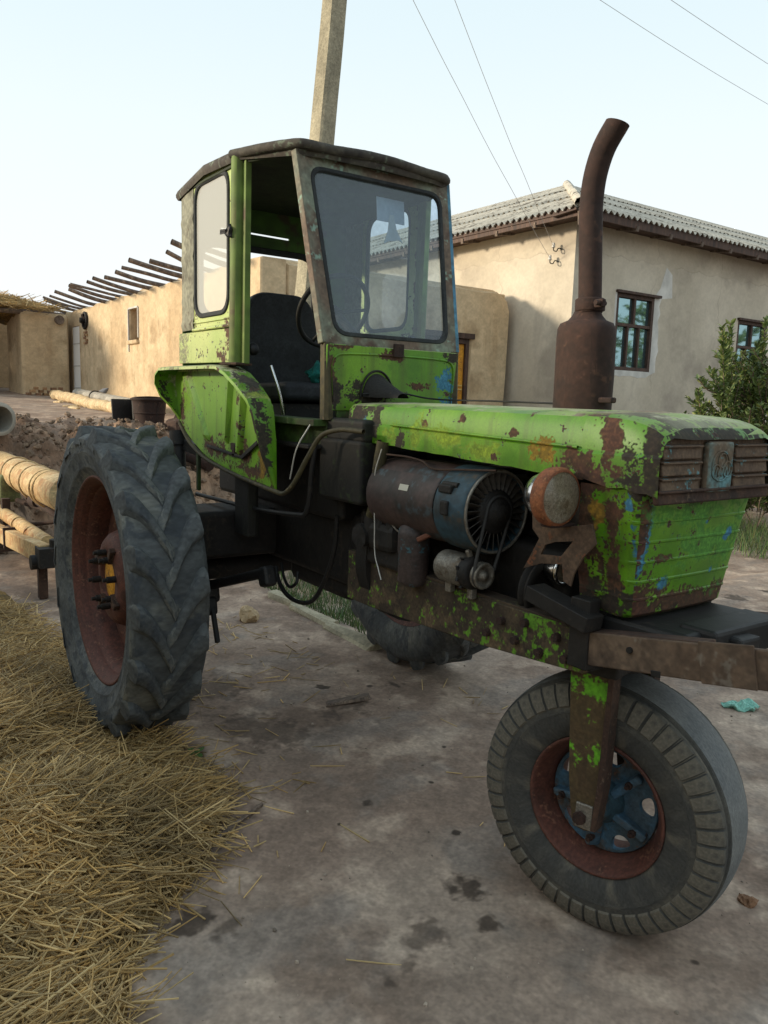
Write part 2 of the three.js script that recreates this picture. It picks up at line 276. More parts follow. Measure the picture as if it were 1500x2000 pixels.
const rubberMap = tex(640, 640, (u, v) => { const a = F(0, u, v), b = F(2, u, v), c = F(3, u, v), d = F(1, u, v); let k = mixC([70, 74, 76], [94, 98, 98], clamp((a - .3) * 1.8)); k = mixC(k, [116, 116, 108], clamp((d - .56) * 3.2) * .8); k = mixC(k, [44, 50, 58], clamp((b - .62) * 6) * .5); const g = .85 + .3 * c; return [k[0] * g, k[1] * g, k[2] * g]; });
const mRubber = std({ map: rubberMap, roughness: .82, bumpMap: coarseBump, bumpScale: .006 });
const rubberMap2 = tex(512, 512, (u, v) => { const a = F(0, u, v), b = F(1, u, v), c = F(3, u, v); let k = mixC([66, 66, 64], [84, 82, 76], clamp((a - .3) * 1.8)); k = mixC(k, [112, 106, 94], clamp((b - .58) * 3.5) * .8); const g = .88 + .24 * c; return [k[0] * g, k[1] * g, k[2] * g]; });
const mTread = std({ map: tex(256, 256, (u, v) => { const k = mixC([96, 100, 102], [118, 120, 118], F(0, u, v)), g = .88 + .24 * F(3, u, v); return [k[0] * g, k[1] * g, k[2] * g]; }), roughness: .75, bumpMap: nzBump, bumpScale: .001 });
const mRubber2 = std({ map: rubberMap2, roughness: .85, bumpMap: nzBump, bumpScale: .0015 });
// mud, plaster, wood, concrete
const mudMap = tex(768, 768, (u, v) => { const a = F(0, u, v), b = F(1, u * 2, v * 2), c = F(2, u * 2, v * 2), d = F(3, u * 2, v * 2); let k = mixC([190, 166, 132], [208, 186, 152], clamp((a - .25) * 1.6)); k = mixC(k, [168, 144, 112], clamp((b - .58) * 2.4)); const st = F(1, u * 5 + .2 * a, v * .7); k = mixC(k, [162, 134, 100], clamp((st - .66) * 3) * .4); const g = .9 + .2 * (c * .5 + d * .5); return [k[0] * g, k[1] * g, k[2] * g]; });
const mMud = std({ map: mudMap, roughness: .97, bumpMap: coarseBump, bumpScale: .014 });
const plasterMap = tex(768, 768, (u, v) => { const a = F(0, u, v), b = F(1, u, v), c = F(2, u * 2, v * 2), d = F(3, u * 2, v * 2); let k = mixC([186, 176, 158], [204, 194, 176], clamp((a - .25) * 1.6)); k = mixC(k, [160, 150, 136], clamp((b - .54) * 4) * .8); const st = F(1, u * 4 + .3 * a, v * .8); k = mixC(k, [162, 152, 138], clamp((st - .62) * 3) * .35); const w1 = .03 * (F(0, u * 2, .3) - .5) + .006 * (F(2, u * 2, .7) - .5), w2 = .10 * (F(0, .2, v * 1.5) - .5) + .01 * (F(2, .4, v * 2) - .5); const ln = Math.min(Math.abs(v - .90 - w1), Math.abs(u - .42 - w2), Math.abs(u - .93 - w2 * .6 - .05 * v)); k = mixC(k, [138, 126, 112], clamp(1 - ln / .0028) * .55 * clamp(F(1, u * 2, v * 2) * 2 - .3)); if (v > .90 + w1) k = mixC(k, [176, 164, 142], .25);
  const g = .95 + .1 * (c + d) / 2; return [k[0] * g, k[1] * g, k[2] * g]; });
const mPlaster = std({ map: plasterMap, roughness: .95, bumpMap: coarseBump, bumpScale: .008 });
const mWhitePlaster = std({ map: tex(256, 256, (u, v) => { const g = .88 + .2 * F(0, u, v); return [206 * g, 204 * g, 198 * g]; }), roughness: .95 });
const woodMap = (a, b) => tex(256, 512, (u, v) => { const n = F(1, u * 3, v * .25), m = F(3, u * 2, v * .3); const g = .75 + .5 * m, k = mixC(a, b, clamp((n - .3) * 2)); return [k[0] * g, k[1] * g, k[2] * g]; });
const mBeam = std({ map: woodMap([96, 84, 76], [128, 112, 98]), roughness: .9, bumpMap: nzBump, bumpScale: .004 });
const mLog = std({ map: woodMap([186, 160, 120], [206, 184, 146]), roughness: .85, bumpMap: nzBump, bumpScale: .004 });
const mDarkWood = std({ map: woodMap([62, 44, 36], [80, 58, 46]), roughness: .7 });
const mConcrete = std({ map: tex(512, 512, (u, v) => { const g = .78 + .3 * F(0, u, v) + .2 * (F(3, u, v) - .5); return [176 * g, 168 * g, 144 * g]; }), roughness: .95, bumpMap: nzBump, bumpScale: .004 });
const mGreyPipe = std({ map: tex(512, 512, (u, v) => { const g = .8 + .3 * F(0, u, v); return [168 * g, 162 * g, 150 * g]; }), roughness: .9, bumpMap: nzBump, bumpScale: .002 });
const mSlate = std({ map: tex(512, 512, (u, v) => { let k = mixC([178, 172, 158], [196, 190, 176], F(0, u, v)); k = mixC(k, [112, 104, 92], clamp((F(2, u, v) * .6 + F(1, u, v) * .4 - .6) * 6)); const g = .9 + .2 * F(3, u, v); return [k[0] * g, k[1] * g, k[2] * g]; }), roughness: .95 });
const mCream = std({ map: metalTex([186, 158, 112], [198, 174, 132], [170, 132, 88], [150, 100, 64]), roughness: .75, bumpMap: nzBump, bumpScale: .001 });
const mStraw = std({ map: tex(512, 512, (u, v) => { const a = F(1, u * 1.5, v * 9), b = F(1, u * 9, v * 1.5), d = F(3, u * 2, v * 2), c = F(0, u, v); let k = mixC([104, 80, 40], [160, 128, 68], clamp((Math.max(a, b) - .35) * 1.7)); k = mixC(k, [84, 70, 40], clamp((c - .5) * 2)); const g = .75 + .5 * d; return [k[0] * g, k[1] * g, k[2] * g]; }), roughness: .9, bumpMap: nzBump, bumpScale: .02 });
const mCasing = std({ map: metalTex([110, 116, 70], [126, 130, 84], [92, 88, 60], null, 256), roughness: .7 });
const mBrick = [[150, 116, 84], [168, 134, 98], [132, 100, 76]].map((c) => std({ map: metalTex(c, c.map((q) => q * 1.1), c.map((q) => q * .85), null, 128), roughness: .95, bumpMap: nzBump, bumpScale: .004 }));

// ---------------------------------------------------------------- ground
function height(x, z) {
  let h = -0.034 * sst(.6, 2.2, x);                                  // the yard falls a little towards the front wheel
  const ex = -5.2 - .25 * (F(0, z * .11, .4) - .5) * 4, t = sst(ex, ex - 2.2, x); h += 1.13 * t + .034 * Math.max(0, -x - 7);
  const bankRough = Math.max(0, 1 - Math.abs(x + 6.6) / 2.2) * (z > -2.2 ? 1 : .2);
  h += bankRough * (.30 * (F(0, x * .31, z * .31) - .5) + .16 * (F(1, x * .9, z * .9) - .5) + .07 * (F(2, x * .8, z * .8) - .5)) * 2;
  h += .030 * (F(0, x * .16 + .2, z * .16) - .5) + .016 * (F(1, x * .5, z * .5) - .5) + .006 * (F(2, x * .5, z * .5) - .5);
  const di = sst(-.92, -1.25, z) * sst(-2.9, -2.4, x) * sst(-.2, -.75, x); h -= .10 * di;   // shallow grassed ditch behind the kerb
  if (x > 1 && z < -6.8) h -= .0; return h;
}
{
  const axis = (lo, hi, c0, c1, fine) => { const a = []; let s = fine, p = c0; while (p < c1) { a.push(p); p += fine; } let q = c1; s = fine; while (q < hi) { a.push(q); s *= 1.16; q += s; } a.push(hi); q = c0; s = fine; const b = []; while (q > lo) { s *= 1.16; q -= s; b.push(Math.max(lo, q)); } return b.reverse().concat(a); };
  const xs = axis(-260, 200, -8.5, 3.2, .05), zs = axis(-260, 200, -4.2, 2.6, .05), n = zs.length, pos = [], uv = [], idx = [];
  for (const x of xs) for (const z of zs) { pos.push(x, height(x, z), z); uv.push((x + 4) / 8, (z + 5.5) / 8); }
  for (let i = 0; i < xs.length - 1; i++) for (let j = 0; j < n - 1; j++) { const a = i * n + j; idx.push(a, a + 1, a + n, a + 1, a + n + 1, a + n); }
  const g = new THREE.BufferGeometry(); g.setAttribute('position', new THREE.Float32BufferAttribute(pos, 3)); g.setAttribute('uv', new THREE.Float32BufferAttribute(uv, 2)); g.setIndex(idx); g.computeVertexNormals();
  { const cl = []; for (let i = 0; i < pos.length; i += 3) { const x = pos[i], z = pos[i + 2], w = clamp(Math.max(0, 1.15 - Math.abs(x + 6.5) / 1.5) * (z > -2.4 ? 1 : 0) * 1.5 + (F(1, x * .7, z * .7) - .5)) * (x < -3 ? 1 : 0), d = sst(-1.2, -2.6, x) * .35; const t = Math.max(w, d * (z > -3 ? 1 : 0)); cl.push(mix(1, .78, t), mix(1, .66, t), mix(1, .55, t)); } g.setAttribute('color', new THREE.Float32BufferAttribute(cl, 3)); }
  const stains = [[1.99, .30, .075, .9], [2.19, .39, .04, .8], [1.64, 1.21, .055, .8], [1.73, 1.13, .06, .5], [.27, -.6, .09, .8], [2.18, .73, .05, .5], [2.11, .61, .07, .5], [.43, -.02, .20, .45], [.49, .26, .22, .45], [2.21, .83, .04, .6], [2.03, .10, .07, .4], [1.2, -.09, .018, 1], [.08, -.19, .03, 1], [.2, -.45, .03, .9], [1.72, .14, .018, 1], [1.85, -.04, .018, 1], [1.33, .32, .025, .8], [1.1, -.3, .014, 1], [1.5, -.25, .014, 1], [-.3, .5, .3, .4], [2.68, -.04, .02, .9], [-.2, -6.2, .10, .8], [.25, -5.2, .13, .9], [.1, -4.6, .1, .7], [.9, -4.3, .15, .7], [1.35, -.02, .012, 1], [1.4, .5, .01, 1]];
  const map = tex(2048, 2048, (u, v) => {
    const x = u * 8 - 4, z = v * 8 - 5.5, a = F(0, u * 2, v * 2), b = F(1, u * 5, v * 5), c = F(2, u * 3, v * 3), d = F(3, u * 4, v * 4), e = F(0, u * 7 + .4, v * 7);
    let k = mixC([142, 122, 107], [166, 148, 132], clamp((a - .28) * 1.9)); k = mixC(k, [116, 97, 83], clamp((b - .54) * 3.2) * .6); k = mixC(k, [138, 129, 121], clamp((e - .56) * 4) * .5); k = mixC(k, [178, 160, 142], clamp((c - .62) * 5) * .5);
    for (const s of stains) { const dx = x - s[0], dz = z - s[1], q = Math.sqrt(dx * dx + dz * dz) / s[2]; if (q < 2) { const w = clamp((1 - q - (b - .5) * 1.6 - (d - .5) * .8) * 2.2) * s[3]; k = mixC(k, [58, 48, 40], w * .85); } }
    const fn = F(3, u * 11 + .3, v * 11), g = (.90 + .2 * c) * (.93 + .14 * d) * (.90 + .2 * fn); return [k[0] * g, k[1] * g, k[2] * g];
  });
  const bump = grey(1024, 1024, (u, v) => .35 * F(1, u * 5, v * 5) + .35 * F(2, u * 4, v * 4) + .3 * F(3, u * 3, v * 3));
  struct('ground', g, std({ vertexColors: true, map, roughness: .96, bumpMap: bump, bumpScale: .012 }));
}

// ---------------------------------------------------------------- tractor
const tractor = thing('tractor', 'old green three-wheeled tractor with chipped paint, cab and tall rusty exhaust pipe', 'tractor');
function sub(name, parent, pos = [0, 0, 0]) { const g = new THREE.Group(); g.name = name; g.position.set(...pos); parent.add(g); return g; }
const G = (g, side) => atlasUV(g, side), B = (g, s = 1) => boxUV(g, s);
// --- rear wheels
function lugGeo(s) {
  const rows = [], N = 10;
  for (let i = 0; i <= N; i++) {
    const t = i / N, w = s * (-.012 + t * .188), aw = Math.abs(w); let r = .742 - .30 * aw * aw - (aw > .158 ? (aw - .158) * 1.6 : 0);
    const ph = .34 * Math.sin(t * Math.PI / 2), h = t < .08 ? .014 : t > .96 ? .004 : .024 + .014 * t, hw = .036 + .020 * t - .012 * Math.max(0, t - .8) * 5, da = hw / r;
    const P = (a, rr, dw = 0) => [rr * Math.cos(ph + a), rr * Math.sin(ph + a), w + dw];
    rows.push([P(-da * 1.35, r - .012), P(-da, r + h * .72), P(-da * .7, r + h), P(0, r + h * 1.03), P(da * .65, r + h * .93), P(da, r + h * .6), P(da * 1.45, r - .012)]);
  }
  const capA = rows[0].map((p) => [p[0] * .985, p[1] * .985, p[2] - s * .015]), capB = rows[N].map((p) => [p[0] * .965, p[1] * .965, p[2] + s * .001]);
  return loft([capA, ...rows, capB], .9);
}
const lugL = [1, -1].map((s) => { const g = lugGeo(s); bend(g, .008, 1.7, s * .4 + .6); return boxUV(toCreasedNormals(g, .8), 1.2); });
const rearCarcass = ownUV(lathe([[.502, -.150], [.53, -.170], [.58, -.188], [.63, -.194], [.68, -.190], [.712, -.178], [.728, -.150], [.737, -.09], [.742, 0], [.737, .09], [.728, .150], [.712, .172], [.70, .174], [.68, .170], [.655, .167], [.645, .170], [.635, .165], [.60, .155], [.575, .147], [.568, .150], [.56, .142], [.540, .128], [.525, .116], [.505, .104]], 96, 'z'), 5, 1);
const rearRim = boxUV(mergeVertices(lathe([[.504, .094], [.518, .104], [.527, .114], [.524, .121], [.515, .121], [.506, .112], [.496, .094], [.482, .086], [.478, .060], [.474, .054], [.460, .046], [.454, .02], [.448, .0], [.446, -.10], [.462, -.12], [.50, -.15]], 80, 'z')), 2);
const rearDisc = boxUV(lathe([[.455, -.06], [.43, -.045], [.40, -.045], [.34, -.055], [.29, -.062], [.262, -.05], [.246, .0], [.230, .040], [.205, .062], [.17, .070], [.12, .070], [.118, .03], [.07, .03]], 56, 'z'), 2);
const hubCap = boxUV(lathe([[.11, .035], [.105, .056], [.06, .064], [.001, .066]], 24, 'z'), 2);
const boltGeo = boxUV(merge([new THREE.CylinderGeometry(.017, .017, .05, 6), new THREE.CylinderGeometry(.010, .010, .09, 8)]).rotateX(Math.PI / 2), 3);
const clampGeo = boxUV(bx(.034, .085, .03), 3);
const mYellow = std({ map: metalTex([196, 132, 26], [210, 150, 34], [120, 80, 36], [70, 50, 36]), roughness: .7 });
function rearWheel(z, flip) {
  const w = sub('rear_wheel', tractor, [0, .775, z]); if (flip) w.rotation.y = Math.PI; const spin = flip ? .05 : 0;
  const ty = part('tyre', rearCarcass, mRubber, w); part('rim', rearRim, mRim, w); part('wheel_disc', rearDisc, mRim, w); part('hub_cap', hubCap, mYellow, w);
  for (let i = 0; i < 18; i++) for (const k of [0, 1]) {
    const o = part('lug', lugL[k], mRubber, w); let a = (i + (k ? .5 : 0)) * 2 * Math.PI / 18 + spin; if (flip) a = a; o.rotation.z = a;
    if (flip) { o.scale.x = -1; o.rotation.z = a; }
  }
  for (let i = 0; i < 8; i++) { const a = i * Math.PI / 4 + .2, o = part('wheel_nut', boltGeo, mGrime, w); o.position.set(.135 * Math.cos(a), .135 * Math.sin(a), .088); if (i % 2) { const c = part('clamp', clampGeo, mRustBrown, w); c.position.set(.16 * Math.cos(a), .16 * Math.sin(a), .078); c.rotation.z = a + Math.PI / 2; } }
  return w;
}
rearWheel(.958, false); rearWheel(-.958, true);
// --- steered front wheel and fork
const steer = [2.337, .40, .008], sa = .264;
{
  const w = sub('front_wheel', tractor, steer); w.rotation.y = sa;
  const half = [[.226, .098], [.245, .118], [.275, .131], [.30, .1355], [.318, .1365], [.322, .139], [.326, .1365], [.345, .1355], [.375, .130], [.400, .121], [.416, .110], [.421, .101], [.411, .097], [.411, .092], [.426, .088], [.431, .06], [.434, .02]];
  const prof = half.map(([r, z]) => [r, -z]).concat(half.slice().reverse());
  part('tyre', ownUV(lathe(prof, 96, 'z'), 5, 1.4), mRubber2, w);
  part('tread_band', ownUV(lathe([[.4255, -.0885], [.4322, -.06], [.4352, -.02], [.4352, .02], [.4322, .06], [.4255, .0885]], 96, 'z'), 6, .6), mTread, w);
  const NB = 46, blk = [1, -1].map((s) => {
    const path = [[.338, .133], [.345, .1375], [.372, .1345], [.398, .1255], [.414, .1145], [.4185, .104]], rows = []; const da = Math.PI / NB;
    path.forEach(([r, z], i) => { const e = (i === 0 || i === path.length - 1) ? 0 : .0038, k = .90 + .012 * i; const P = (a, up) => [(r + up * .35) * Math.cos(a), (r + up * .35) * Math.sin(a), s * (z + up)]; rows.push([P(-da * k, -.003), P(-da * k * .86, e * .8), P(0, e), P(da * k * .86, e * .8), P(da * k, -.003)]); });
    return boxUV(loft(rows, .7), 2.2);
  });
  for (let i = 0; i < NB; i++) for (const s of [0, 1]) { const o = part('shoulder_block', blk[s], mRubber2, w); o.rotation.z = (i + s * .5) * 2 * Math.PI / NB; }
  part('rim', boxUV(lathe([[.222, .088], [.231, .100], [.238, .112], [.236, .118], [.228, .118], [.221, .108], [.212, .088], [.200, .070], [.190, .040], [.184, .0], [.184, -.06], [.21, -.09], [.236, -.112]], 64, 'z'), 2), mRim, w);
  const holes = []; for (let i = 0; i < 5; i++) { const a = i * 2 * Math.PI / 5 + .15, h = []; const C = [[.135, -.16], [.170, -.22], [.175, 0], [.170, .22], [.135, .16], [.125, 0]]; holes.push(roundPoly(C.map(([r, b]) => [r * Math.cos(a + b), r * Math.sin(a + b)]).reverse(), .02)); }
  const ring = []; for (let i = 0; i < 48; i++) ring.push(new THREE.Vector2(.186 * Math.cos(i * Math.PI / 24), .186 * Math.sin(i * Math.PI / 24)));
  part('wheel_disc', boxUV(panel(ring, holes, .02, [0, 0, .035], [1, 0, 0], [0, 1, 0], .005), 2), mBlueHub, w);
  for (let i = 0; i < 5; i++) { const a = i * 2 * Math.PI / 5 + .15 + Math.PI / 5; part('spoke', B(barAB([.055 * Math.cos(a), .055 * Math.sin(a), .058], [.175 * Math.cos(a), .175 * Math.sin(a), .040], .05, .03, .01), 2), mBlueHub, w); const n = part('wheel_nut', boltGeo, mRust, w); n.scale.setScalar(.75); n.position.set(.135 * Math.cos(a), .135 * Math.sin(a), .062); }
  part('hub', boxUV(lathe([[.075, .03], [.070, .07], [.055, .085], [.05, .12], [.046, .13], [.001, .135]], 28, 'z'), 2), mBlue, w);
  const f = sub('front_fork', tractor, steer); f.rotation.y = sa;
  for (const s of [1, -1]) {
    const arm = roundPoly([[-.078, .50], [.060, .50], [.046, .12], [.034, -.045], [-.036, -.045], [-.058, .12]], [.01, .01, .02, .03, .03, .02]);
    const g = place(new THREE.ExtrudeGeometry(shapeOf(arm), { depth: .012, bevelEnabled: true, bevelSize: .002, bevelThickness: .002, bevelSegments: 1 }), [0, 0, s > 0 ? .178 : -.192], [1, 0, 0], [0, 1, 0]);
    part('fork_arm', boxUV(g, 1.6), mForkArm(), f);
    const fl = [[.058, .50], [.072, .50], [.064, .12], [.046, -.03], [.034, -.03], [.046, .12]];
    part('fork_flange', B(place(new THREE.ExtrudeGeometry(shapeOf(v2(fl)), { depth: .055, bevelEnabled: true, bevelSize: .002, bevelThickness: .002, bevelSegments: 1 }), [0, 0, s > 0 ? .150 : -.205], [1, 0, 0], [0, 1, 0]), 2), mRustBrown, f);
    part('axle_nut', B(new THREE.CylinderGeometry(.022, .022, .03, 6).rotateX(Math.PI / 2).translate(-.005, 0, s * .205), 4), mRust, f);
    part('axle_plate', B(bx(.06, .085, .012, .005, .005, s * .197), 4), mSilver, f);
  }
  part('axle', B(cylAB([0, 0, -.19], [0, 0, .19], .02)), mGrime, f);
  part('fork_crown', B(merge([bx(.17, .05, .42, 0, .505, 0, 0, 0, 0, .012), cylAB([0, .52, 0], [0, .68, 0], .065)]), 2), mGrime, f);
}
var _fork; function mForkArm() {
  return _fork ??= std({ roughness: .8, bumpMap: nzBump, bumpScale: .002, map: tex(512, 512, (u, v) => {
    const y = v / 1.6, n = F(1, u * 1.5, v * 1.5), m = F(2, u * 1.2, v * 1.2), d = F(3, u, v); let k = mixC([74, 58, 40], [92, 78, 48], n); const ring = Math.exp(-(((y - .44) / .05) ** 2)) + .75 * Math.exp(-(((y - .22) / .08) ** 2)) - .0;
    k = mixC(k, [100, 172, 34], clamp((ring + (n - .5) * 1.4 + (m - .5) * 1.5 + (d - .5) * .8 - .66) * 2.6) * .9); const g = .85 + .3 * d; return [k[0] * g, k[1] * g, k[2] * g];
  }) });
}
// --- hood
function hoodRow(x, hw, ys, yc, yb, crown) { // near bottom -> over -> far bottom
  const half = [[hw + .004, yb], [hw + .006, mix(yb, ys, .5)], [hw + .006, ys - .006], [hw - .003, ys + .004], [hw - .008, mix(ys, yc, .7)], [hw - .022, yc], [hw - .05, yc + .008], [hw * .5, yc + crown * .7]];
  return half.map(([z, y]) => [x, y, z]).concat([[x, yc + crown, 0]], half.slice().reverse().map(([z, y]) => [x, y, -z]));
}
{
  const R = rng(5), rows = [];
  for (let i = 0; i <= 26; i++) { const x = 1.07 + i * (2.385 - 1.07) / 26, t = i / 26; rows.push(hoodRow(x, .298, mix(1.618, 1.588, t), 1.686 - .002 * t, mix(1.545, 1.500, t) + .008 * (F(1, x * 3, .2) - .5), .020)); }
  const g = loft(rows, .5); part('hood', G(g), mGreen, tractor);
  for (const sd of [1, -1]) part('hood_bead', G(tube([[1.40, 1.617, sd * .304], [1.7, 1.610, sd * .305], [2.1, 1.600, sd * .306], [2.36, 1.594, sd * .306]], .0055, 6, false, 40), true), mGreen, tractor);
  // nose: continues the hood and turns down to the grille
  const nr = []; const N = [[2.365, .300, 1.5, 1.686, .020], [2.42, .300, 1.495, 1.686, .020], [2.48, .299, 1.49, 1.684, .018], [2.53, .297, 1.486, 1.678, .016], [2.57, .294, 1.480, 1.668, .014], [2.60, .289, 1.476, 1.655, .010], [2.622, .284, 1.474, 1.640, .006], [2.630, .279, 1.474, 1.628, .004]];
  for (const [x, hw, yb, yc, cr] of N) { const rag = .012 * (F(2, x * 2.2, .6) - .5) * 4; nr.push(hoodRow(x, hw, 1.585, yc, yb + rag, cr)); }
  const nose = sub('hood_nose', tractor); part('nose_shell', G(loft(nr, .5)), mGreen, nose);
  // grille: recessed plate, louvres, badge box
  const gr = sub('grille', tractor);
  part('grille_plate', B(panel(roundPoly([[-.276, 1.468], [.276, 1.468], [.276, 1.635], [-.276, 1.635]], .02), [], .012, [2.612, 0, 0], [0, 0, -1], [0, 1, 0]), 2), mGrille, gr);
  for (let i = 0; i < 3; i++) for (const s of [1, -1]) { const y = 1.612 - i * .046; part('louvre', B(merge([bx(.012, .036, .178, 2.619, y - .018, s * .176, 0, 0, .16, .005), bx(.018, .006, .182, 2.622, y + .002, s * .176, 0, 0, -.2, .003)]), 2), mGrille, gr); }
  part('grille_lip', B(merge([bx(.020, .034, .56, 2.620, 1.468, 0, 0, 0, .15, .006), bx(.03, .008, .56, 2.624, 1.488, 0)]), 2), mRustBrown, gr);
  part('badge_box', B(bx(.026, .150, .130, 2.622, 1.552, 0, 0, 0, 0, .012), 2), mGrilleBlue, gr);
  const em = []; const c0 = [2.6365, 1.549, 0]; const lobe = (dz, dy, r) => { const p = []; for (let k = 0; k < 14; k++) { const a = k / 14 * 2 * Math.PI; p.push([c0[0], c0[1] + dy + r * Math.sin(a), c0[2] + dz + r * Math.cos(a)]); } return tube(p, .0026, 6, true, 42); };
  em.push(lobe(.004, .006, .043), lobe(-.030, -.004, .022), lobe(.026, -.010, .020), lobe(-.002, .022, .020));
  const zig = []; for (let k = 0; k < 9; k++) zig.push([c0[0], c0[1] - .012 + (k % 2 ? .014 : -.010), c0[2] + .030 - k * .0075]); em.push(tube(zig, .003, 6, false, 48));
  part('emblem', B(merge(em), 2), mGrilleBlue, gr);
  // lower front shell
  const ring = (y, off) => {
    const t = (1.485 - y) / .385, xf = 2.585 - .050 * t + off, w = .292 - .058 * t + off * .3, xb = 2.372 - .02 * t, r = .035, p = []; const rag = .010 * (F(1, y * 4.1, .3) - .5) * 4;
    for (const q of [xb + rag, mix(xb, xf - r, .33), mix(xb, xf - r, .45), mix(xb, xf - r, .55), mix(xb, xf - r, .68), xf - r]) p.push([q, y, w + (Math.abs(q - mix(xb, xf, .46)) < .03 ? -.010 : 0)]);
    for (let k = 1; k <= 5; k++) { const a = k / 5 * Math.PI / 2; p.push([xf - r + r * Math.sin(a), y, w - r + r * Math.cos(a)]); }
    for (let k = 1; k < 8; k++) p.push([xf + .006 * Math.sin(k / 8 * Math.PI), y, mix(w - r, -(w - r), k / 8)]);
    const L = p.length; for (let k = 0; k < 11; k++) p.push(null); const far = p.slice(0, 11).map((q) => [q[0], q[1], -q[2]]).reverse(); return p.slice(0, L).concat(far);
  };
  const rows2 = []; const beads = [1.395, 1.335, 1.275, 1.215, 1.160];
  const ys = [1.490]; for (const b of beads) ys.push(b + .005, b + .002, b - .003, b - .006); ys.push(1.13, 1.112, 1.100); for (const y of ys) { const nb = beads.some((b) => Math.abs(y - b) < .0035); rows2.push(ring(y, nb ? .003 : y < 1.105 ? -.012 : 0)); }
  // edge of the bottom turned under
  const last = rows2[rows2.length - 1].map((p) => [p[0] - .02, 1.094, p[2] * .93]); rows2.push(last);
  part('front_shell', G(loft(rows2, .55)), mGreen, tractor);
  part('radiator_block', B(bx(.10, .34, .42, 2.43, 1.31, 0)), mBlack, tractor);
}
// --- side frame rails, front extension, cross parts
{
  for (const s of [1, -1]) {
    const f = sub('frame_rail', tractor);
    const pts = [[1.06, .835], [1.25, .835], [1.9, .862], [2.40, .905], [2.40, 1.032], [1.9, 1.030], [1.25, 1.025], [1.12, 1.045], [1.06, 1.045]];
    const g = place(new THREE.ExtrudeGeometry(shapeOf(v2(pts)), { depth: .022, bevelEnabled: true, bevelSize: .004, bevelThickness: .004, bevelSegments: 1 }), [0, 0, s > 0 ? .245 : -.275], [1, 0, 0], [0, 1, 0]);
    part('rail_web', boxUV(g, 1 / 1.45, -1 / 1.45), mRailSide(), f);
    part('rail_flange', B(merge([barAB([1.08, 1.040, s * .23], [2.40, 1.036, s * .23], .07, .014), barAB([1.3, .842, s * .23], [2.40, .905, s * .23], .07, .014)]), 1), mRail, f);
    for (const [x, y] of [[2.12, .93], [2.16, 1.0], [2.23, .92], [2.30, .99], [2.34, .93], [2.05, .98], [1.98, .92]]) part('rail_bolt', B(cylAB([x, y, s * .268], [x, y, s * .290], .016, .014, 8), 3), mRust, f);
    const e = sub('front_bar', tractor);
    part('bar', B(barAB([2.395, .984, s * .27], [3.02, 1.10, s * .27], .022, .102, .005), 1), mBarMetal, e);
    part('bar_flange', B(barAB([2.395, 1.032, s * .245], [2.80, 1.108, s * .245], .06, .012), 1), mRustBrown, e);
    part('bar_plate', B(barAB([2.80, 1.062, s * .284], [2.95, 1.092, s * .284], .008, .112, .003), 1), mBarMetal, e);
    part('bar_slot', B(barAB([2.655, .985, s * .2825], [2.685, .990, s * .2825], .004, .018), 2), mBlack, e);
    part('bar_bolt', B(cylAB([2.58, 1.03, s * .27], [2.58, 1.03, s * .288], .010, .010, 8), 2), mGrime, e);
    part('upright_bracket', B(bx(.075, .22, .05, 2.395, 1.03, s * .265), 1), mGrime, e);
    part('upper_angle', B(barAB([2.20, 1.118, s * .285], [2.45, 1.072, s * .285], .08, .05), 1), mGrime, e);
  }
  part('cross_beam', B(merge([bx(.12, .10, .52, 2.37, .96, 0), bx(.10, .08, .52, 1.2, .9, 0)]), 1), mGrime, tractor);
  part('front_mount', B(bend(merge([bx(.30, .07, .44, 2.57, 1.058, 0, 0, 0, .04, .015), bx(.12, .09, .34, 2.70, 1.06, -.02, 0, 0, 0, .012), bx(.05, .05, .10, 2.77, 1.06, .03, 0, 0, 0, .01)]), .006, 3), 1), mBlack, tractor);
  part('steering_column_housing', B(merge([cylAB([2.337, .86, 0], [2.337, 1.10, 0], .085), bx(.2, .12, .3, 2.337, .97, 0)]), 1), mGrime, tractor);
}
var _rs; function mRailSide() {
  return _rs ??= std({ roughness: .85, bumpMap: nzBump, bumpScale: .002, map: tex(1024, 512, (u, v) => {
    const x = u / .9 + 1.1111 * 0, n = F(1, u * 4, v * 4), m = F(2, u * 4, v * 4), d = F(3, u * 3, v * 3), o = F(0, u * 2, v * 2);
    // the uv repeats every 1.11 m: u = 0.9 x
    let k = mixC([58, 48, 38], [86, 72, 54], clamp((o - .3) * 2)); k = mixC(k, [96, 80, 60], clamp((n - .55) * 4)); const ph = (u % 1), front = Math.exp(-(((ph - .86) / .10) ** 2)) + .6 * Math.exp(-(((ph - .62) / .07) ** 2));
    k = mixC(k, [94, 150, 34], clamp((front * .75 + (m - .5) * 2.0 + (n - .5) + (d - .5) * .8 - .56) * 2.2) * .85); const g = .8 + .4 * d; return [k[0] * g, k[1] * g, k[2] * g];
  }) });
}
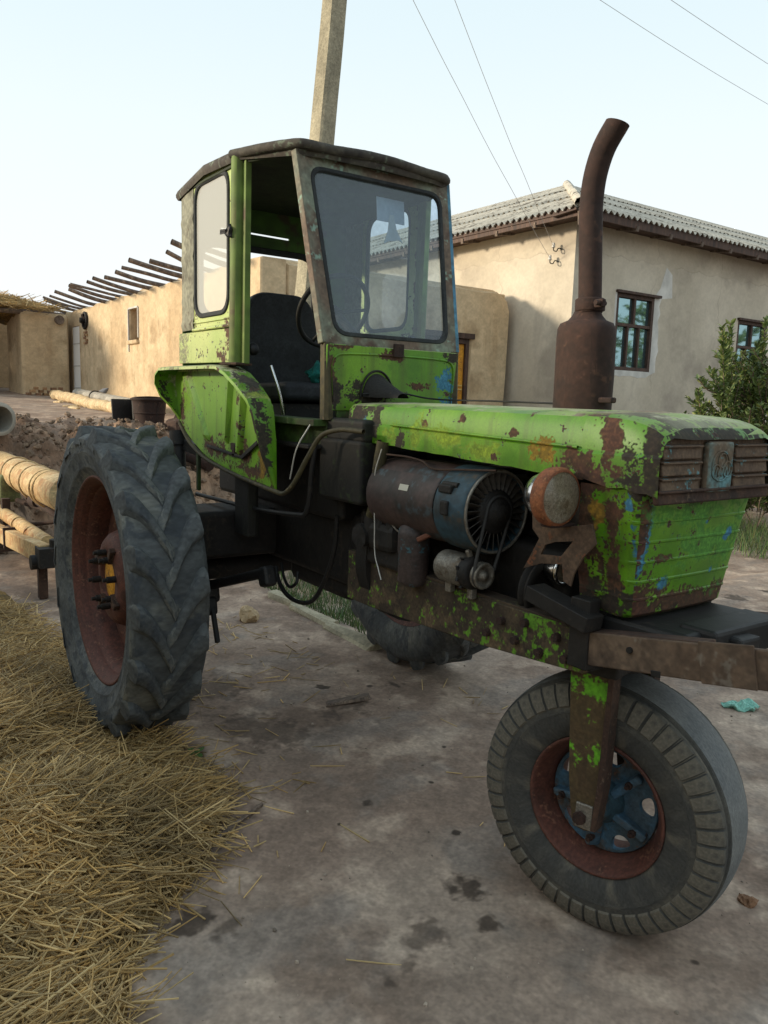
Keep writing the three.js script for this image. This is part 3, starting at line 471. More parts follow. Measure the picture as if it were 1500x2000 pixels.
// --- engine and driveline
{
  part('engine_block', B(merge([bx(1.0, .34, .36, 1.72, 1.06, -.04, 0, 0, 0, .03), bx(.95, .22, .30, 1.72, 1.33, -.12, 0, 0, 0, .03), bx(.8, .1, .3, 1.7, .88, 0, 0, 0, 0, .03)]), 1), mGrime, tractor);
  for (let i = 0; i < 4; i++) part('cylinder', B(lathe([[.02, 1.46], [.10, 1.46], [.10, 1.44], ...Array.from({ length: 9 }, (_, k) => [[.105, 1.43 - k * .024], [.105, 1.425 - k * .024], [.085, 1.42 - k * .024], [.085, 1.412 - k * .024]]).flat()], 20).translate(1.42 + i * .22, 0, -.14), 1), mGrime, tractor);
  const fan = sub('cooling_fan', tractor); const fy = 1.338, fz = .225;
  part('fan_shroud', B(merge([lathe([[.118, 0], [.142, .03], [.148, .12], [.148, .40], [.142, .45], [.138, .455]], 40, 'x').translate(1.30, fy, fz), bx(.42, .18, .22, 1.52, fy + .04, fz - .13, 0, 0, 0, .03)]), 1), mShroud, fan);
  part('fan_band', B(lathe([[.140, 0], [.153, .004], [.155, .05], [.155, .15], [.150, .165], [.140, .168], [.136, .15], [.136, 0]], 44, 'x').translate(1.775, fy, fz), 1), mBlue, fan);
  part('band_latch', B(merge([bx(.07, .03, .03, 1.83, fy + .075, fz + .135), bx(.04, .05, .02, 1.845, fy + .01, fz + .155), cylAB([1.80, fy + .09, fz + .125], [1.88, fy + .09, fz + .125], .010)]), 2), mGrime, fan);
  part('band_rim', B(new THREE.TorusGeometry(.144, .006, 8, 44).rotateY(Math.PI / 2).translate(1.945, fy, fz), 2), mSilver, fan);
  for (let i = 0; i < 28; i++) { const a = i * 2 * Math.PI / 28, g = bx(.034, .062, .003, 0, .108, 0, 0, .55, 0, .001); g.rotateX(a); part('fan_blade', g.translate(1.93, fy, fz), mBladeMat, fan); }
  part('fan_hub', B(lathe([[.080, 0], [.082, .02], [.074, .034], [.05, .038], [.048, .05], [.030, .052], [.028, .064], [.001, .066]], 32, 'x').translate(1.915, fy, fz), 2), mGrime, fan);
  part('fan_back', B(new THREE.CircleGeometry(.137, 36).rotateY(Math.PI / 2).translate(1.86, fy, fz), 1), mBlack, fan);
  const al = sub('alternator', tractor, [.062, 0, .03]); const ay = 1.118, az = .255;
  part('alternator_body', B(merge([lathe([[.02, 0], [.050, .002], [.058, .014], [.060, .05], [.060, .13], [.056, .14]], 30, 'x').translate(1.675, ay, az), bx(.03, .05, .03, 1.72, ay - .07, az), bx(.026, .04, .03, 1.84, ay - .075, az), bx(.02, .05, .02, 1.83, ay + .06, az + .01, .3)]), 3), mSilver, al);
  part('alternator_front', B(lathe([[.056, 0], [.060, .008], [.060, .035], [.048, .046], [.02, .05]], 28, 'x').translate(1.815, ay, az), 3), mGrime, al);
  part('pulley', B(lathe([[.046, 0], [.048, .004], [.038, .012], [.048, .022], [.046, .028], [.036, .029], [.034, .022], [.016, .022], [.014, .034], [.001, .035]], 32, 'x').translate(1.875, ay, az), 3), mSilver, al);
  for (let i = 0; i < 10; i++) { const a = i * Math.PI / 5; part('vent_slot', bx(.014, .02, .006, 1.822, ay + .0605 * Math.cos(a), az + .0605 * Math.sin(a), Math.PI / 2 - a), mBlack, al); }
  // belt round the fan hub, the alternator and the crank pulley
  const bel = []; const R = (cy, cz, r, a0, a1, n) => { for (let i = 0; i <= n; i++) { const a = a0 + (a1 - a0) * i / n; bel.push([1.955, cy + r * Math.sin(a), cz + r * Math.cos(a)]); } };
  R(fy, fz, .056, 3.1, .1, 10); R(ay, az + .03, .043, -.1, -3.0, 8);
  part('fan_belt', B(new THREE.TubeGeometry(new THREE.CatmullRomCurve3(bel.map((p) => V(...p)), true, 'centripetal'), 90, .007, 5, true), 2), mBelt, tractor);
  part('crank_pulley', B(merge([lathe([[.09, 0], [.115, .005], [.115, .014], [.10, .02], [.10, .028], [.115, .034], [.115, .044], [.09, .048], [.08, .03], [.03, .03], [.02, .05], [.001, .05]], 36, 'x').translate(2.10, 1.09, .15)]), 2), mGrime, tractor);
  part('fuel_filter', B(merge([lathe([[.001, 1.283], [.010, 1.283], [.010, 1.272], [.022, 1.268], [.060, 1.225], [.064, 1.20], [.064, 1.14], [.060, 1.125], [.060, 1.02], [.04, 1.0]], 24).translate(1.56, 0, .29)]), 2), mFilter, tractor);
  part('injection_pump', B(bend(merge([bx(.20, .12, .11, 1.36, 1.16, .27, 0, 0, 0, .03), cylAB([1.28, 1.17, .30], [1.28, 1.24, .30], .03), cylAB([1.35, 1.20, .30], [1.35, 1.25, .30], .022), cylAB([1.42, 1.20, .30], [1.42, 1.25, .30], .022), cylAB([1.24, 1.15, .25], [1.24, 1.15, .34], .05), bx(.25, .1, .08, 1.36, 1.08, .26, 0, 0, 0, .02)]), .006, 5), 1), mGrime, tractor);
  part('oil_lever', B(bx(.07, .02, .03, 1.655, 1.21, .31, 0, .4, .5), 2), std({ color: lin(.16, .06, .035), roughness: .7 }), tractor);
  const sticker = panel(roundPoly([[-.028, -.012], [.028, -.012], [.028, .012], [-.028, .012]], .002), [], .002, [1.58, fy + .052, fz + .1405], [1, 0, 0], [0, .93, -.36], .0004); part('plate', sticker, std({ color: lin(.5, .48, .4), roughness: .6 }), tractor);
  // wires and pipes round the engine
  part('loose_wire', tube([[1.385, 1.52, .335], [1.36, 1.43, .345], [1.355, 1.36, .345], [1.365, 1.22, .345], [1.375, 1.09, .345], [1.40, 1.04, .345], [1.43, 1.0, .35]], .0028, 5, false, 60), mWire, tractor);
  part('fuel_pipe', tube([[1.40, 1.50, .32], [1.55, 1.50, .32], [1.62, 1.49, .31], [1.68, 1.47, .31], [1.85, 1.48, .31], [2.0, 1.49, .29]], .004, 6, false, 60), mRustBrown, tractor);
  part('fuel_pipe', tube([[1.36, 1.29, .31], [1.40, 1.27, .32], [1.46, 1.21, .31], [1.50, 1.19, .30]], .004, 6), mSilver, tractor);
  part('intake_pipe', B(tube([[1.36, 1.55, .31], [1.345, 1.46, .315], [1.33, 1.36, .315], [1.31, 1.28, .31], [1.27, 1.22, .30]], .026, 12), 2), mPipeOlive, tractor);
  part('bell_housing', B(merge([cylAB([1.16, 1.03, 0], [1.24, 1.03, 0], .30, .30, 32), bx(.14, .40, .50, 1.17, 1.05, 0, 0, 0, 0, .03)]), 1), mGrime, tractor);
  part('gearbox', B(merge([bx(1.35, .36, .40, .42, 1.02, 0, 0, 0, 0, .04), bx(.6, .16, .34, .6, .83, 0, 0, 0, 0, .05), bx(.5, .25, .36, .0, 1.25, 0, 0, 0, 0, .04), bx(.2, .34, .42, 1.05, 1.03, 0, 0, 0, 0, .03)]), 1), mGrime, tractor);
  part('rear_axle', B(merge([bx(.34, .25, 1.42, .05, .995, 0, 0, 0, 0, .03), bx(.30, .46, .10, .02, .90, .70, 0, 0, 0, .05), bx(.30, .46, .10, .02, .90, -.70, 0, 0, 0, .05), cylAB([0, .775, -.96], [0, .775, .96], .06)]), 1), mGrime, tractor);
  part('side_tank', B(merge([bx(.34, .27, .16, 1.10, 1.41, .28, 0, 0, 0, .02), bx(.30, .10, .14, 1.12, 1.58, .28, 0, 0, 0, .02)]), 1), mTank, tractor);
  part('side_tank', B(bx(.34, .40, .16, 1.10, 1.44, -.28, 0, 0, 0, .02), 1), mTank, tractor);
  part('hose_loop', B(tube([[.38, .84, .28], [.42, .79, .29], [.52, .735, .30], [.66, .72, .30], [.80, .76, .30], [.92, .90, .30], [.99, 1.05, .30], [1.02, 1.2, .31]], .011, 8), 2), mBlack, tractor);
  part('hose_loop', B(tube([[.40, .86, .26], [.47, .80, .28], [.55, .77, .29], [.60, .80, .28], [.58, .85, .26]], .008, 8), 2), mBlack, tractor);
  const lk = sub('hitch_linkage', tractor);
  part('lower_arm', B(merge([barAB([.04, .69, .52], [.60, .87, .45], .05, .05, .015), bx(.09, .10, .07, .60, .85, .44, 0, 0, .3, .02)]), 2), mBlack, lk);
  part('arm_joint', B(merge([bx(.12, .13, .09, .06, .66, .52, 0, .2, .2, .03), bx(.07, .10, .06, .12, .60, .53, 0, 0, .2, .02)]), 2), mBlack, lk);
  part('check_rod', B(barAB([.14, .60, .53], [.235, .43, .54], .025, .028, .006), 2), mBlack, lk);
  part('lift_rod', B(merge([cylAB([-.42, 1.42, .50], [-.38, 1.10, .50], .035), cylAB([-.43, 1.50, .50], [-.42, 1.42, .50], .05), cylAB([-.38, 1.10, .50], [-.15, .72, .50], .018)]), 2), mBlack, lk);
  part('lift_arm', B(merge([barAB([-.45, 1.44, .50], [-.20, 1.36, .36], .05, .06), bx(.3, .16, .5, -.30, 1.22, 0, 0, 0, 0, .03)]), 2), mBlack, lk);
  part('top_link_bracket', B(merge([bx(.14, .13, .10, -.08, .80, .40, .1, .3, 0, .01)]), 2), mRustBrown, lk);
}
// --- headlight on the near bracket, small lamp, torn bracket plate
{
  const h = sub('headlight', tractor, [2.34, 1.447, .372]);
  part('lamp_bowl', B(lathe([[.001, -.095], [.03, -.092], [.058, -.070], [.074, -.035], [.080, 0]], 32, 'x'), 3), mChrome, h);
  part('lamp_rim', B(lathe([[.078, -.018], [.087, -.014], [.089, .0], [.089, .018], [.083, .028], [.076, .030]], 36, 'x'), 3), std({ map: metalTex([128, 74, 46], [142, 88, 56], [104, 64, 44], [160, 120, 80], 256), roughness: .75 }), h);
  part('lens', B(lathe([[.0765, .028], [.06, .034], [.03, .039], [.001, .041]], 32, 'x'), 5), mLens, h);
  for (let i = -3; i <= 3; i++) part('lens_rib', bx(.003, 2 * Math.sqrt(.07 ** 2 - (i * .019) ** 2) * .93, .0035, .036 - Math.abs(i) * .0022, 0, i * .019, 0, 0, 0, .001), mLens, h);
  const b = sub('lamp_bracket', tractor);
  const P = [[2.20, 1.372], [2.26, 1.368], [2.33, 1.350], [2.44, 1.375], [2.46, 1.32], [2.415, 1.27], [2.385, 1.215], [2.375, 1.175], [2.345, 1.185], [2.335, 1.235], [2.25, 1.222], [2.175, 1.192], [2.205, 1.245], [2.235, 1.300], [2.205, 1.325]];
  const hole = [[2.245, 1.250], [2.330, 1.258], [2.375, 1.315], [2.30, 1.300], [2.262, 1.285]];
  part('bracket_plate', B(panel(v2(P), [v2(hole).reverse()], .007, [0, 0, .315], [1, 0, 0], [0, 1, 0], .0015), 2), mBracket, b);
  part('bracket_stay', B(merge([bx(.05, .012, .10, 2.34, 1.362, .35), cylAB([2.34, 1.36, .372], [2.34, 1.41, .372], .012)]), 2), mRust, b);
  const s = sub('small_lamp', tractor, [2.20, 1.172, .16]);
  part('lamp_bowl', B(lathe([[.001, -.07], [.03, -.06], [.042, -.03], [.045, 0]], 24, 'x'), 3), mChrome, s);
  part('lamp_ring', B(lathe([[.040, 0], [.048, .002], [.048, .012], [.040, .016], [.036, .010]], 28, 'x'), 3), mChrome, s);
  part('lens', B(lathe([[.037, .009], [.02, .014], [.001, .016]], 24, 'x'), 3), mLens, s);
}
// --- exhaust
{
  const e = sub('exhaust', tractor);
  const m = lathe([[.106, 1.690], [.111, 1.70], [.1125, 1.82], [.1105, 1.955], [.108, 1.985], [.098, 2.003], [.070, 2.014], [.056, 2.030], [.046, 2.052]], 32); m.scale(1, 1, .82); part('muffler', B(bend(m, .004, 3).translate(2.012, 0, -.1), 1), mRust, e);
  part('muffler_foot', B(bx(.10, .02, .03, 2.12, 1.737, -.08), 2), mRust, e);
  part('clamp', B(merge([lathe([[.044, 2.045], [.052, 2.048], [.053, 2.085], [.045, 2.09]], 24).translate(2.02, 0, -.1), bx(.05, .03, .02, 2.075, 2.067, -.08), cylAB([2.085, 2.067, -.10], [2.085, 2.067, -.05], .009, .009, 8)]), 2), mRust, e);
  const path = new THREE.CatmullRomCurve3([V(2.02, 2.04, -.1), V(2.012, 2.16, -.1), V(2.0, 2.32, -.1), V(1.995, 2.42, -.1), V(2.005, 2.51, -.1), V(2.035, 2.59, -.1), V(2.085, 2.655, -.1)]);
  const N = 30, S = 20, rows = [];
  for (let i = 0; i <= N; i++) { const t = i / N, p = path.getPointAt(t), d = path.getTangentAt(t), a = V(0, 0, 1), b = a.clone().cross(d).normalize(), row = []; const r = i === 0 ? .044 : .0405, cut = 0; for (let k = 0; k < S; k++) { const th = k / S * 2 * Math.PI, q = p.clone().addScaledVector(a, Math.cos(th) * r).addScaledVector(b, Math.sin(th) * r); if (i > N - 3) q.addScaledVector(d, -Math.cos(th + 2.0) * .02 - Math.sin(th) * .035); row.push([q.x, q.y, q.z]); } rows.push(row); }
  part('exhaust_pipe', B(loft(rows, .9, true), 1), mRust, e);
  const inner = rows.slice(N - 8).map((r) => { const c = r.reduce((s, p) => [s[0] + p[0] / S, s[1] + p[1] / S, s[2] + p[2] / S], [0, 0, 0]); return r.map((p) => p.map((v, k) => c[k] + (v - c[k]) * .9)); }); part('pipe_bore', B(loft(inner, .9, true), 1), mGrime, e);
}
// --- cab
{
  const c = sub('cab', tractor), Z = .534;
  const win = (x0, y0, x1, y1, r = .09) => roundPoly([[x0, y0], [x1, y0], [x1, y1], [x0, y1]], r);
  const seal = (outer, inner, o, U, Vv) => B(panel(outer, [inner.slice().reverse()], .020, o, U, Vv, .006), 2);
  for (const s of [1, -1]) {
    const U = [s, 0, 0], sx = (a) => a.map(([x, y]) => [s * x, y]), o = [0, 0, s * Z];
    const fixo = (arr) => s > 0 ? arr : arr.slice().reverse();
    const w0 = win(-.075, 2.098, .365, 2.768, .10), w1 = win(-.052, 2.122, .342, 2.745, .085), mir = (a) => a.map((p) => new THREE.Vector2(s * p.x, p.y));
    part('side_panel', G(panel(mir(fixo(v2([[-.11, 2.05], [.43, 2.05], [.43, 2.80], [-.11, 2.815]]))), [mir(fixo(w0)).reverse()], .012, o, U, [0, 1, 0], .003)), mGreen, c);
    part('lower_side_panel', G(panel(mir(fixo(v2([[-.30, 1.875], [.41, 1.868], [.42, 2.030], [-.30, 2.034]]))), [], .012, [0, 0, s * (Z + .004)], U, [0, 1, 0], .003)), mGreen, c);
    part('side_bead', G(merge([barAB([-.09, 2.042, s * (Z + .004)], [.42, 2.042, s * (Z + .004)], .022, .016, .007), barAB([-.09, 2.078, s * (Z + .001)], [.40, 2.078, s * (Z + .001)], .012, .010, .004)])), mGreen, c);
    part('window_seal', seal(mir(fixo(w0)), mir(fixo(w1)), [0, 0, s * (Z + .008)], U, [0, 1, 0]), mSeal, c);
    part('side_window', place(new THREE.ShapeGeometry(shapeOf(mir(fixo(w1)))), [0, 0, s * (Z - .002)], U, [0, 1, 0]), s > 0 ? mPaneDust : mPane, c);
    // ribbed rear corner skin
    const rows = []; for (let i = 0; i <= 24; i++) { const y = 2.045 + i / 24 * .745, rb = [2.075, 2.19, 2.41, 2.61].reduce((m, q) => Math.max(m, Math.exp(-(((y - q) / .012) ** 2))), 0) * .007; const top = y > 2.74 ? (y - 2.74) * .9 : 0; rows.push([[-.085, y, s * (Z + .003 + rb)], [-.18, y, s * (Z + .003 + rb)], [-.265 + top, y, s * (Z - .002 + rb)], [-.302 + top, y, s * (Z - .02 + rb)], [-.312 + top, y, s * (Z - .06)], [-.312 + top, y, s * (Z - .12)]]); }
    part('corner_skin', B(loft(rows, .7), 1), mWeather, c);
    // door post, round
    part('door_post', G(merge([cylAB([.452, 1.855, s * (Z + .006)], [.470, 2.805, s * (Z + .002)], .034, .034, 14), barAB([.500, 1.86, s * (Z - .02)], [.512, 2.79, s * (Z - .02)], .03, .035)])), mPost, c);
    part('post_foot', B(bx(.12, .012, .10, .46, 1.858, s * (Z + .01), 0, .3, 0, .004), 2), mRustBrown, c);
    // A post jamb below the windscreen
    part('a_post', B(loft([[[.955, 1.62, s * .37], [1.0, 1.62, s * .375], [1.012, 1.62, s * .36], [1.0, 1.62, s * .33], [.955, 1.62, s * .34]], [[.945, 1.95, s * .368], [.99, 1.95, s * .374], [1.0, 1.95, s * .36], [.99, 1.95, s * .33], [.945, 1.95, s * .34]]], .5, true), 1), mPipeOlive, c);
    part('door_sill', B(merge([barAB([.42, 1.615, s * .45], [.98, 1.605, s * .37], .10, .03), barAB([.42, 1.56, s * .43], [.98, 1.56, s * .34], .02, .12)]), 1), mSill, c);
  }
  // rear wall with window and a slit above it
  const rw0 = win(-.29, 2.14, .42, 2.53, .09), slit = v2([[-.13, 2.612], [.30, 2.618], [.30, 2.632], [-.13, 2.628]]);
  part('rear_wall', G(panel(v2([[-.52, 1.86], [.52, 1.86], [.52, 2.80], [-.52, 2.80]]).reverse().map((p) => new THREE.Vector2(-p.x, p.y)).reverse(), [rw0.map((p) => new THREE.Vector2(p.x, p.y)).reverse(), slit.slice().reverse()], .012, [-.302, 0, 0], [0, 0, 1], [0, 1, 0], .003)), mGreenIn, c);
  part('window_seal', seal(win(-.31, 2.12, .44, 2.55, .10), win(-.275, 2.155, .405, 2.515, .085), [-.290, 0, 0], [0, 0, 1], [0, 1, 0]), mSeal, c);
  // roof: padded edge, cambered skin, inner lining
  const plan = [[-.30, .54], [.10, .556], [.49, .550], [.80, .412], [.835, .30], [.842, 0]], full = plan.concat(plan.slice(0, -1).reverse().map(([x, z]) => [x, -z]));
  const rr = []; const levels = [[1.0, 2.775, 0], [1.012, 2.79, .004], [1.014, 2.805, .006], [1.0, 2.823, 0], [.96, 2.834, 0], [.8, 2.848, 0], [.5, 2.862, 0], [.02, 2.868, 0]];
  for (const [k, y] of levels) rr.push(full.map(([x, z]) => [.28 + (x - .28) * k + .004 * (F(2, x * 1.3 + y, z * 1.3) - .5) * 2, y - .10 * sst(.10, -.32, x) * .45 + .010 * (F(1, x * 1.7, z * 1.7) - .5) - .032 * sst(.2, .8, x), z * k]));
  // finer outline
  const fine = rr.map((r) => { const o = []; for (let i = 0; i < r.length - 1; i++) for (let k = 0; k < 5; k++) { const t = k / 5; o.push([mix(r[i][0], r[i + 1][0], t), mix(r[i][1], r[i + 1][1], t) , mix(r[i][2], r[i + 1][2], t)]); } o.push(r[r.length - 1]); return o; });
  const close = (r) => { const e = r[r.length - 1], f = r[0], o = []; for (let k = 1; k < 8; k++) o.push([mix(e[0], f[0], k / 8), mix(e[1], f[1], k / 8), mix(e[2], f[2], k / 8)]); return r.concat(o); };
  part('roof', B(loft(fine.map(close), .7, true), 1), mRoofCab, c);
  part('roof_lining', B(panel(v2(full.map(([x, z]) => [x * .985, z * .985])), [], .012, [0, 2.752, 0], [1, 0, 0], [0, 0, 1], .002), 1), mLining, c);
  // front visor roll over the windscreen
  part('visor_roll', B(bend(tube([[.44, 2.795, .560], [.60, 2.792, .515], [.78, 2.785, .43], [.825, 2.783, .385], [.842, 2.785, .2], [.848, 2.787, 0], [.844, 2.785, -.2], [.828, 2.781, -.37], [.79, 2.778, -.415]], .022, 10, false, 80), .005, .9), 1), mRoofCab, c);
  // windscreen
  const bot = [.985, 1.955, 0], U = [0, 0, -1], W = [-.180, .803, 0], L = Math.hypot(.18, .803);
  const fr = [[-.366, -.012], [.366, -.012], [.412, L], [-.412, L]], g0 = roundPoly([[-.318, .030], [.318, .030], [.366, L - .050], [-.366, L - .050]], .075), g1 = roundPoly([[-.300, .048], [.300, .048], [.347, L - .068], [-.347, L - .068]], .06);
  part('windscreen_frame', B(panel(roundPoly(fr, .012), [g0.slice().reverse()], .030, bot, U, W, .004), 1), mTealFrame(), c);
  part('windscreen_seal', seal(roundPoly([[-.322, .026], [.322, .026], [.370, L - .046], [-.370, L - .046]], .078), g1, [bot[0] + .004, bot[1] + .001, 0], U, W), mSeal, c);
  part('windscreen', place(new THREE.ShapeGeometry(shapeOf(g1)), [bot[0] - .010, bot[1] - .002, 0], U, W), mWind, c);
  for (const s of [1, -1]) part('frame_edge', B(barAB([.972, 1.945, s * .375], [.788, 2.765, s * .420], .022, .035, .006), 1), s > 0 ? mRustTeal : mEdgeBlue, c);
  // scuttle panel below the windscreen
  part('scuttle', G(panel(roundPoly([[-.37, 1.66], [.37, 1.66], [.368, 1.945], [-.368, 1.945]], .012), [], .014, [1.0, 0, 0], [0, 0, -1], [0, 1, 0], .004)), mGreen, c);
  part('scuttle_bead', G(merge([tube([[1.002, 1.70, .33], [1.002, 1.87, .335], [1.002, 1.897, .315], [1.002, 1.905, .28], [1.002, 1.905, -.28], [1.002, 1.897, -.315], [1.002, 1.87, -.335], [1.002, 1.70, -.33]], .005, 6, false, 80)])), mGreen, c);
  part('hinge_plate', B(bx(.012, .06, .055, 1.008, 1.935, -.005, 0, 0, 0, .003), 2), mRust, c);
  part('steering_boot', B(loft([0, 1, 2, 3, 4].map((i) => { const t = i / 4, r = mix(.078, .030, t), o = []; for (let k = 0; k <= 16; k++) { const a = k / 16 * Math.PI; o.push([1.004 + t * .16, 1.722 + Math.sin(a) * mix(.105, .02, t ** .8), .105 - t * .03 + Math.cos(a) * r]); } return o; }), .8), 2), mGrime, c);
  part('boot_ring', B(tube(Array.from({ length: 17 }, (_, k) => { const a = k / 16 * Math.PI; return [1.004, 1.722 + Math.sin(a) * .118, .105 + Math.cos(a) * .088]; }), .005, 6, false, 60), 2), mGrime, c);
  part('scuttle_cable', tube([[1.03, 1.735, .20], [1.04, 1.745, .0], [1.12, 1.725, -.1], [1.5, 1.722, -.15], [1.9, 1.72, -.1]], .004, 5, false, 60), mBlack, tractor);
  part('firewall', B(merge([bx(.02, .32, .62, .985, 1.52, 0), bx(.55, .02, .70, .70, 1.57, 0)]), 1), mSill, c);
  part('floor', B(bx(1.20, .02, .86, .36, 1.50, 0), 1), mGrime, c); part('tunnel_cover', B(bx(.88, .34, .56, .56, 1.33, 0, 0, 0, 0, .03), 1), mGrime, c);
  part('bracket_strip', B(panel(roundPoly([[-.055, -.011], [.055, -.011], [.055, .011], [-.055, .011]], .004), [-.035, -.012, .012, .034].map((q) => { const r = []; for (let k = 0; k < 10; k++) r.push(new THREE.Vector2(q + .006 * Math.cos(-k * .628), .006 * Math.sin(-k * .628))); return r; }), .003, [.395, 2.462, .585], [.97, -.14, .2], [.14, .99, 0], .0005), 1), mGrime, c);
  part('tied_cord', B(bend(new THREE.IcosahedronGeometry(.025, 2).scale(.7, 1.3, .7).translate(.458, 2.455, .575), .012, 13), 3), mBlack, c);
  // inside: seat, steering wheel, levers, mirror card
  const st = sub('seat', tractor);
  const sh = roundPoly([[-.215, 1.78], [.215, 1.78], [.235, 2.02], [.17, 2.275], [-.17, 2.275], [-.235, 2.02]], [.03, .03, .1, .09, .09, .1]);
  const bk = new THREE.ExtrudeGeometry(shapeOf(sh), { depth: .05, bevelEnabled: true, bevelSize: .02, bevelThickness: .03, bevelSegments: 3 }); part('seat_back', B(place(bk, [-.17, 0, 0], [0, 0, -1], [-.10, 1, 0]).translate(.19, 0, 0), 2), mSeat, st);
  part('seat_cushion', B(bx(.44, .10, .48, .15, 1.735, 0, 0, 0, .03, .035), 2), mSeat, st);
  part('seat_base', B(bx(.36, .16, .40, .13, 1.60, 0), 2), mBlack, st);
  const sw = sub('steering_wheel', tractor, [.44, 2.148, 0]); sw.quaternion.setFromUnitVectors(V(0, 0, 1), V(-.85, .52, 0).normalize());
  part('rim', new THREE.TorusGeometry(.195, .013, 10, 48), mBlack, sw);
  for (let i = 0; i < 3; i++) { const a = i * 2.094 + .35; part('spoke', cylAB([0, 0, -.02], [.19 * Math.cos(a), .19 * Math.sin(a), 0], .010, .009, 8), mBlack, sw); }
  part('hub', cylAB([0, 0, -.05], [0, 0, .015], .035, .03), mBlack, sw); part('column', cylAB([0, 0, -.62], [0, 0, -.03], .022), mGrime, sw);
  part('gear_lever', B(merge([tube([[.50, 1.55, .30], [.50, 1.72, .33], [.46, 1.86, .36]], .007, 8)]), 1), mChrome, tractor);
  part('control_knob', B(new THREE.SphereGeometry(.03, 14, 10).translate(.49, 1.93, .47), 1), mBlack, tractor);
  part('card', B(bx(.003, .11, .16, .76, 2.60, -.11, 0, 0, .1, .001)), std({ color: lin(.6, .62, .64), roughness: .8 }), c);
  // dashboard
  part('dash', B(merge([bx(.16, .10, .56, .90, 1.90, 0, 0, 0, 0, .02), cylAB([.86, 1.96, -.15], [.86, 2.0, -.2], .03)]), 1), mBlack, c);
}
// --- fenders
for (const s of [1, -1]) {
  const f = sub('fender', tractor), z = (v) => s * v;
  const P = [[-.41, 1.85], [.40, 1.847], [.60, 1.775], [.755, 1.67], [.79, 1.52], [.80, 1.30], [.42, 1.328], [.18, 1.352], [-.03, 1.39], [-.22, 1.46], [-.36, 1.53], [-.41, 1.565], [-.425, 1.63], [-.44, 1.69], [-.47, 1.76], [-.46, 1.815]];
  const g = new THREE.ExtrudeGeometry(shapeOf(v2(P)), { depth: .004, bevelEnabled: false }); g.translate(0, 0, s > 0 ? .496 : -.5); part('inner_panel', G(g), mGreen, f);
  // outer flange over the wheel, top, front and curled rear end
  const path = [[-.41, 1.565, .006], [-.425, 1.63, .05], [-.44, 1.69, .105], [-.47, 1.76, .125], [-.46, 1.815, .125], [-.41, 1.85, .12], [-.30, 1.853, .11], [0, 1.853, .105], [.25, 1.853, .11], [.40, 1.849, .125], [.52, 1.818, .13], [.63, 1.765, .125], [.73, 1.70, .115], [.77, 1.64, .105], [.785, 1.55, .09], [.795, 1.45, .065], [.80, 1.38, .04], [.80, 1.30, .008]];
  const rows = path.map(([x, y, w], i) => { const n = path[Math.min(path.length - 1, i + 1)], q = path[Math.max(0, i - 1)], dx = n[0] - q[0], dy = n[1] - q[1], l = Math.hypot(dx, dy), nx = -dy / l, ny = dx / l, dr = i < 3 ? -.018 : -.010; return [[x, y, z(.498)], [x + nx * .004, y + ny * .004, z(.498 + w * .35)], [x + nx * .004, y + ny * .004, z(.498 + w * .8)], [x + nx * dr * .2, y + ny * dr * .2, z(.498 + w)], [x + nx * dr * 1.6, y + ny * dr * 1.6, z(.498 + w * 1.02)]]; });
  part('flange', G(loft(rows, .8)), mGreen, f);
  // pressed ribs and strap
  const rib = (a, b, w0, w1, h = .018) => G(loft([0, .08, .5, .92, 1].map((t) => { const x = mix(a[0], b[0], t), y = mix(a[1], b[1], t), w = mix(w0, w1, t), e = (t === 0 || t === 1) ? 0 : h; return [[x - w, y, z(.5)], [x - w * .45, y, z(.5 + e)], [x + w * .45, y, z(.5 + e)], [x + w, y, z(.5)]]; }), .3), true);
  part('pressed_rib', rib([-.30, 1.83], [.02, 1.47], .07, .035), mGreen, f); part('pressed_rib', rib([.30, 1.83], [.27, 1.47], .055, .012, .022), mGreen, f); part('pressed_rib', rib([.46, 1.80], [.42, 1.41], .06, .015, .026), mGreen, f);
  part('stay_strap', B(merge([barAB([.47, 1.42, z(.512)], [.76, 1.56, z(.512)], .012, .022), barAB([.02, 1.445, z(.508)], [.47, 1.415, z(.508)], .012, .016)]), 1), mGrime, f);
  part('patch', B(merge([bx(.08, .035, .008, .36, 1.462, z(.506)), bx(.035, .06, .008, .36, 1.44, z(.510))]), 2), mRust, f);
  part('lower_lip', B(tube([[-.40, 1.55, z(.503)], [-.24, 1.45, z(.506)], [-.03, 1.382, z(.508)], [.2, 1.345, z(.508)], [.45, 1.318, z(.508)], [.80, 1.292, z(.508)], [.88, 1.29, z(.506)], [.95, 1.33, z(.50)], [1.03, 1.46, z(.47)], [1.09, 1.555, z(.44)], [1.18, 1.585, z(.41)], [1.32, 1.585, z(.38)]], .011, 8, false, 100), 1), mPipeOlive, f);
  part('brake_rod', B(tube([[-.3, 1.145, z(.44)], [.5, 1.165, z(.44)], [.90, 1.195, z(.44)], [.96, 1.205, z(.44)], [.99, 1.25, z(.44)], [1.03, 1.40, z(.45)], [1.06, 1.52, z(.45)]], .011, 8, false, 90), 1), mBlack, f);
  part('fender_stay', B(bx(.03, .22, .02, -.12, 1.30, z(.50)), 1), mSill, f); part('fender_stay', B(merge([bx(.06, .36, .05, .42, 1.20, z(.45)), bx(.16, .42, .06, .32, 1.22, z(.42))]), 1), mTank, f);
  part('control_wire', tube([[1.03, 1.60, z(.46)], [.99, 1.50, z(.50)], [.93, 1.36, z(.50)]], .0035, 5), mWire, f);
}
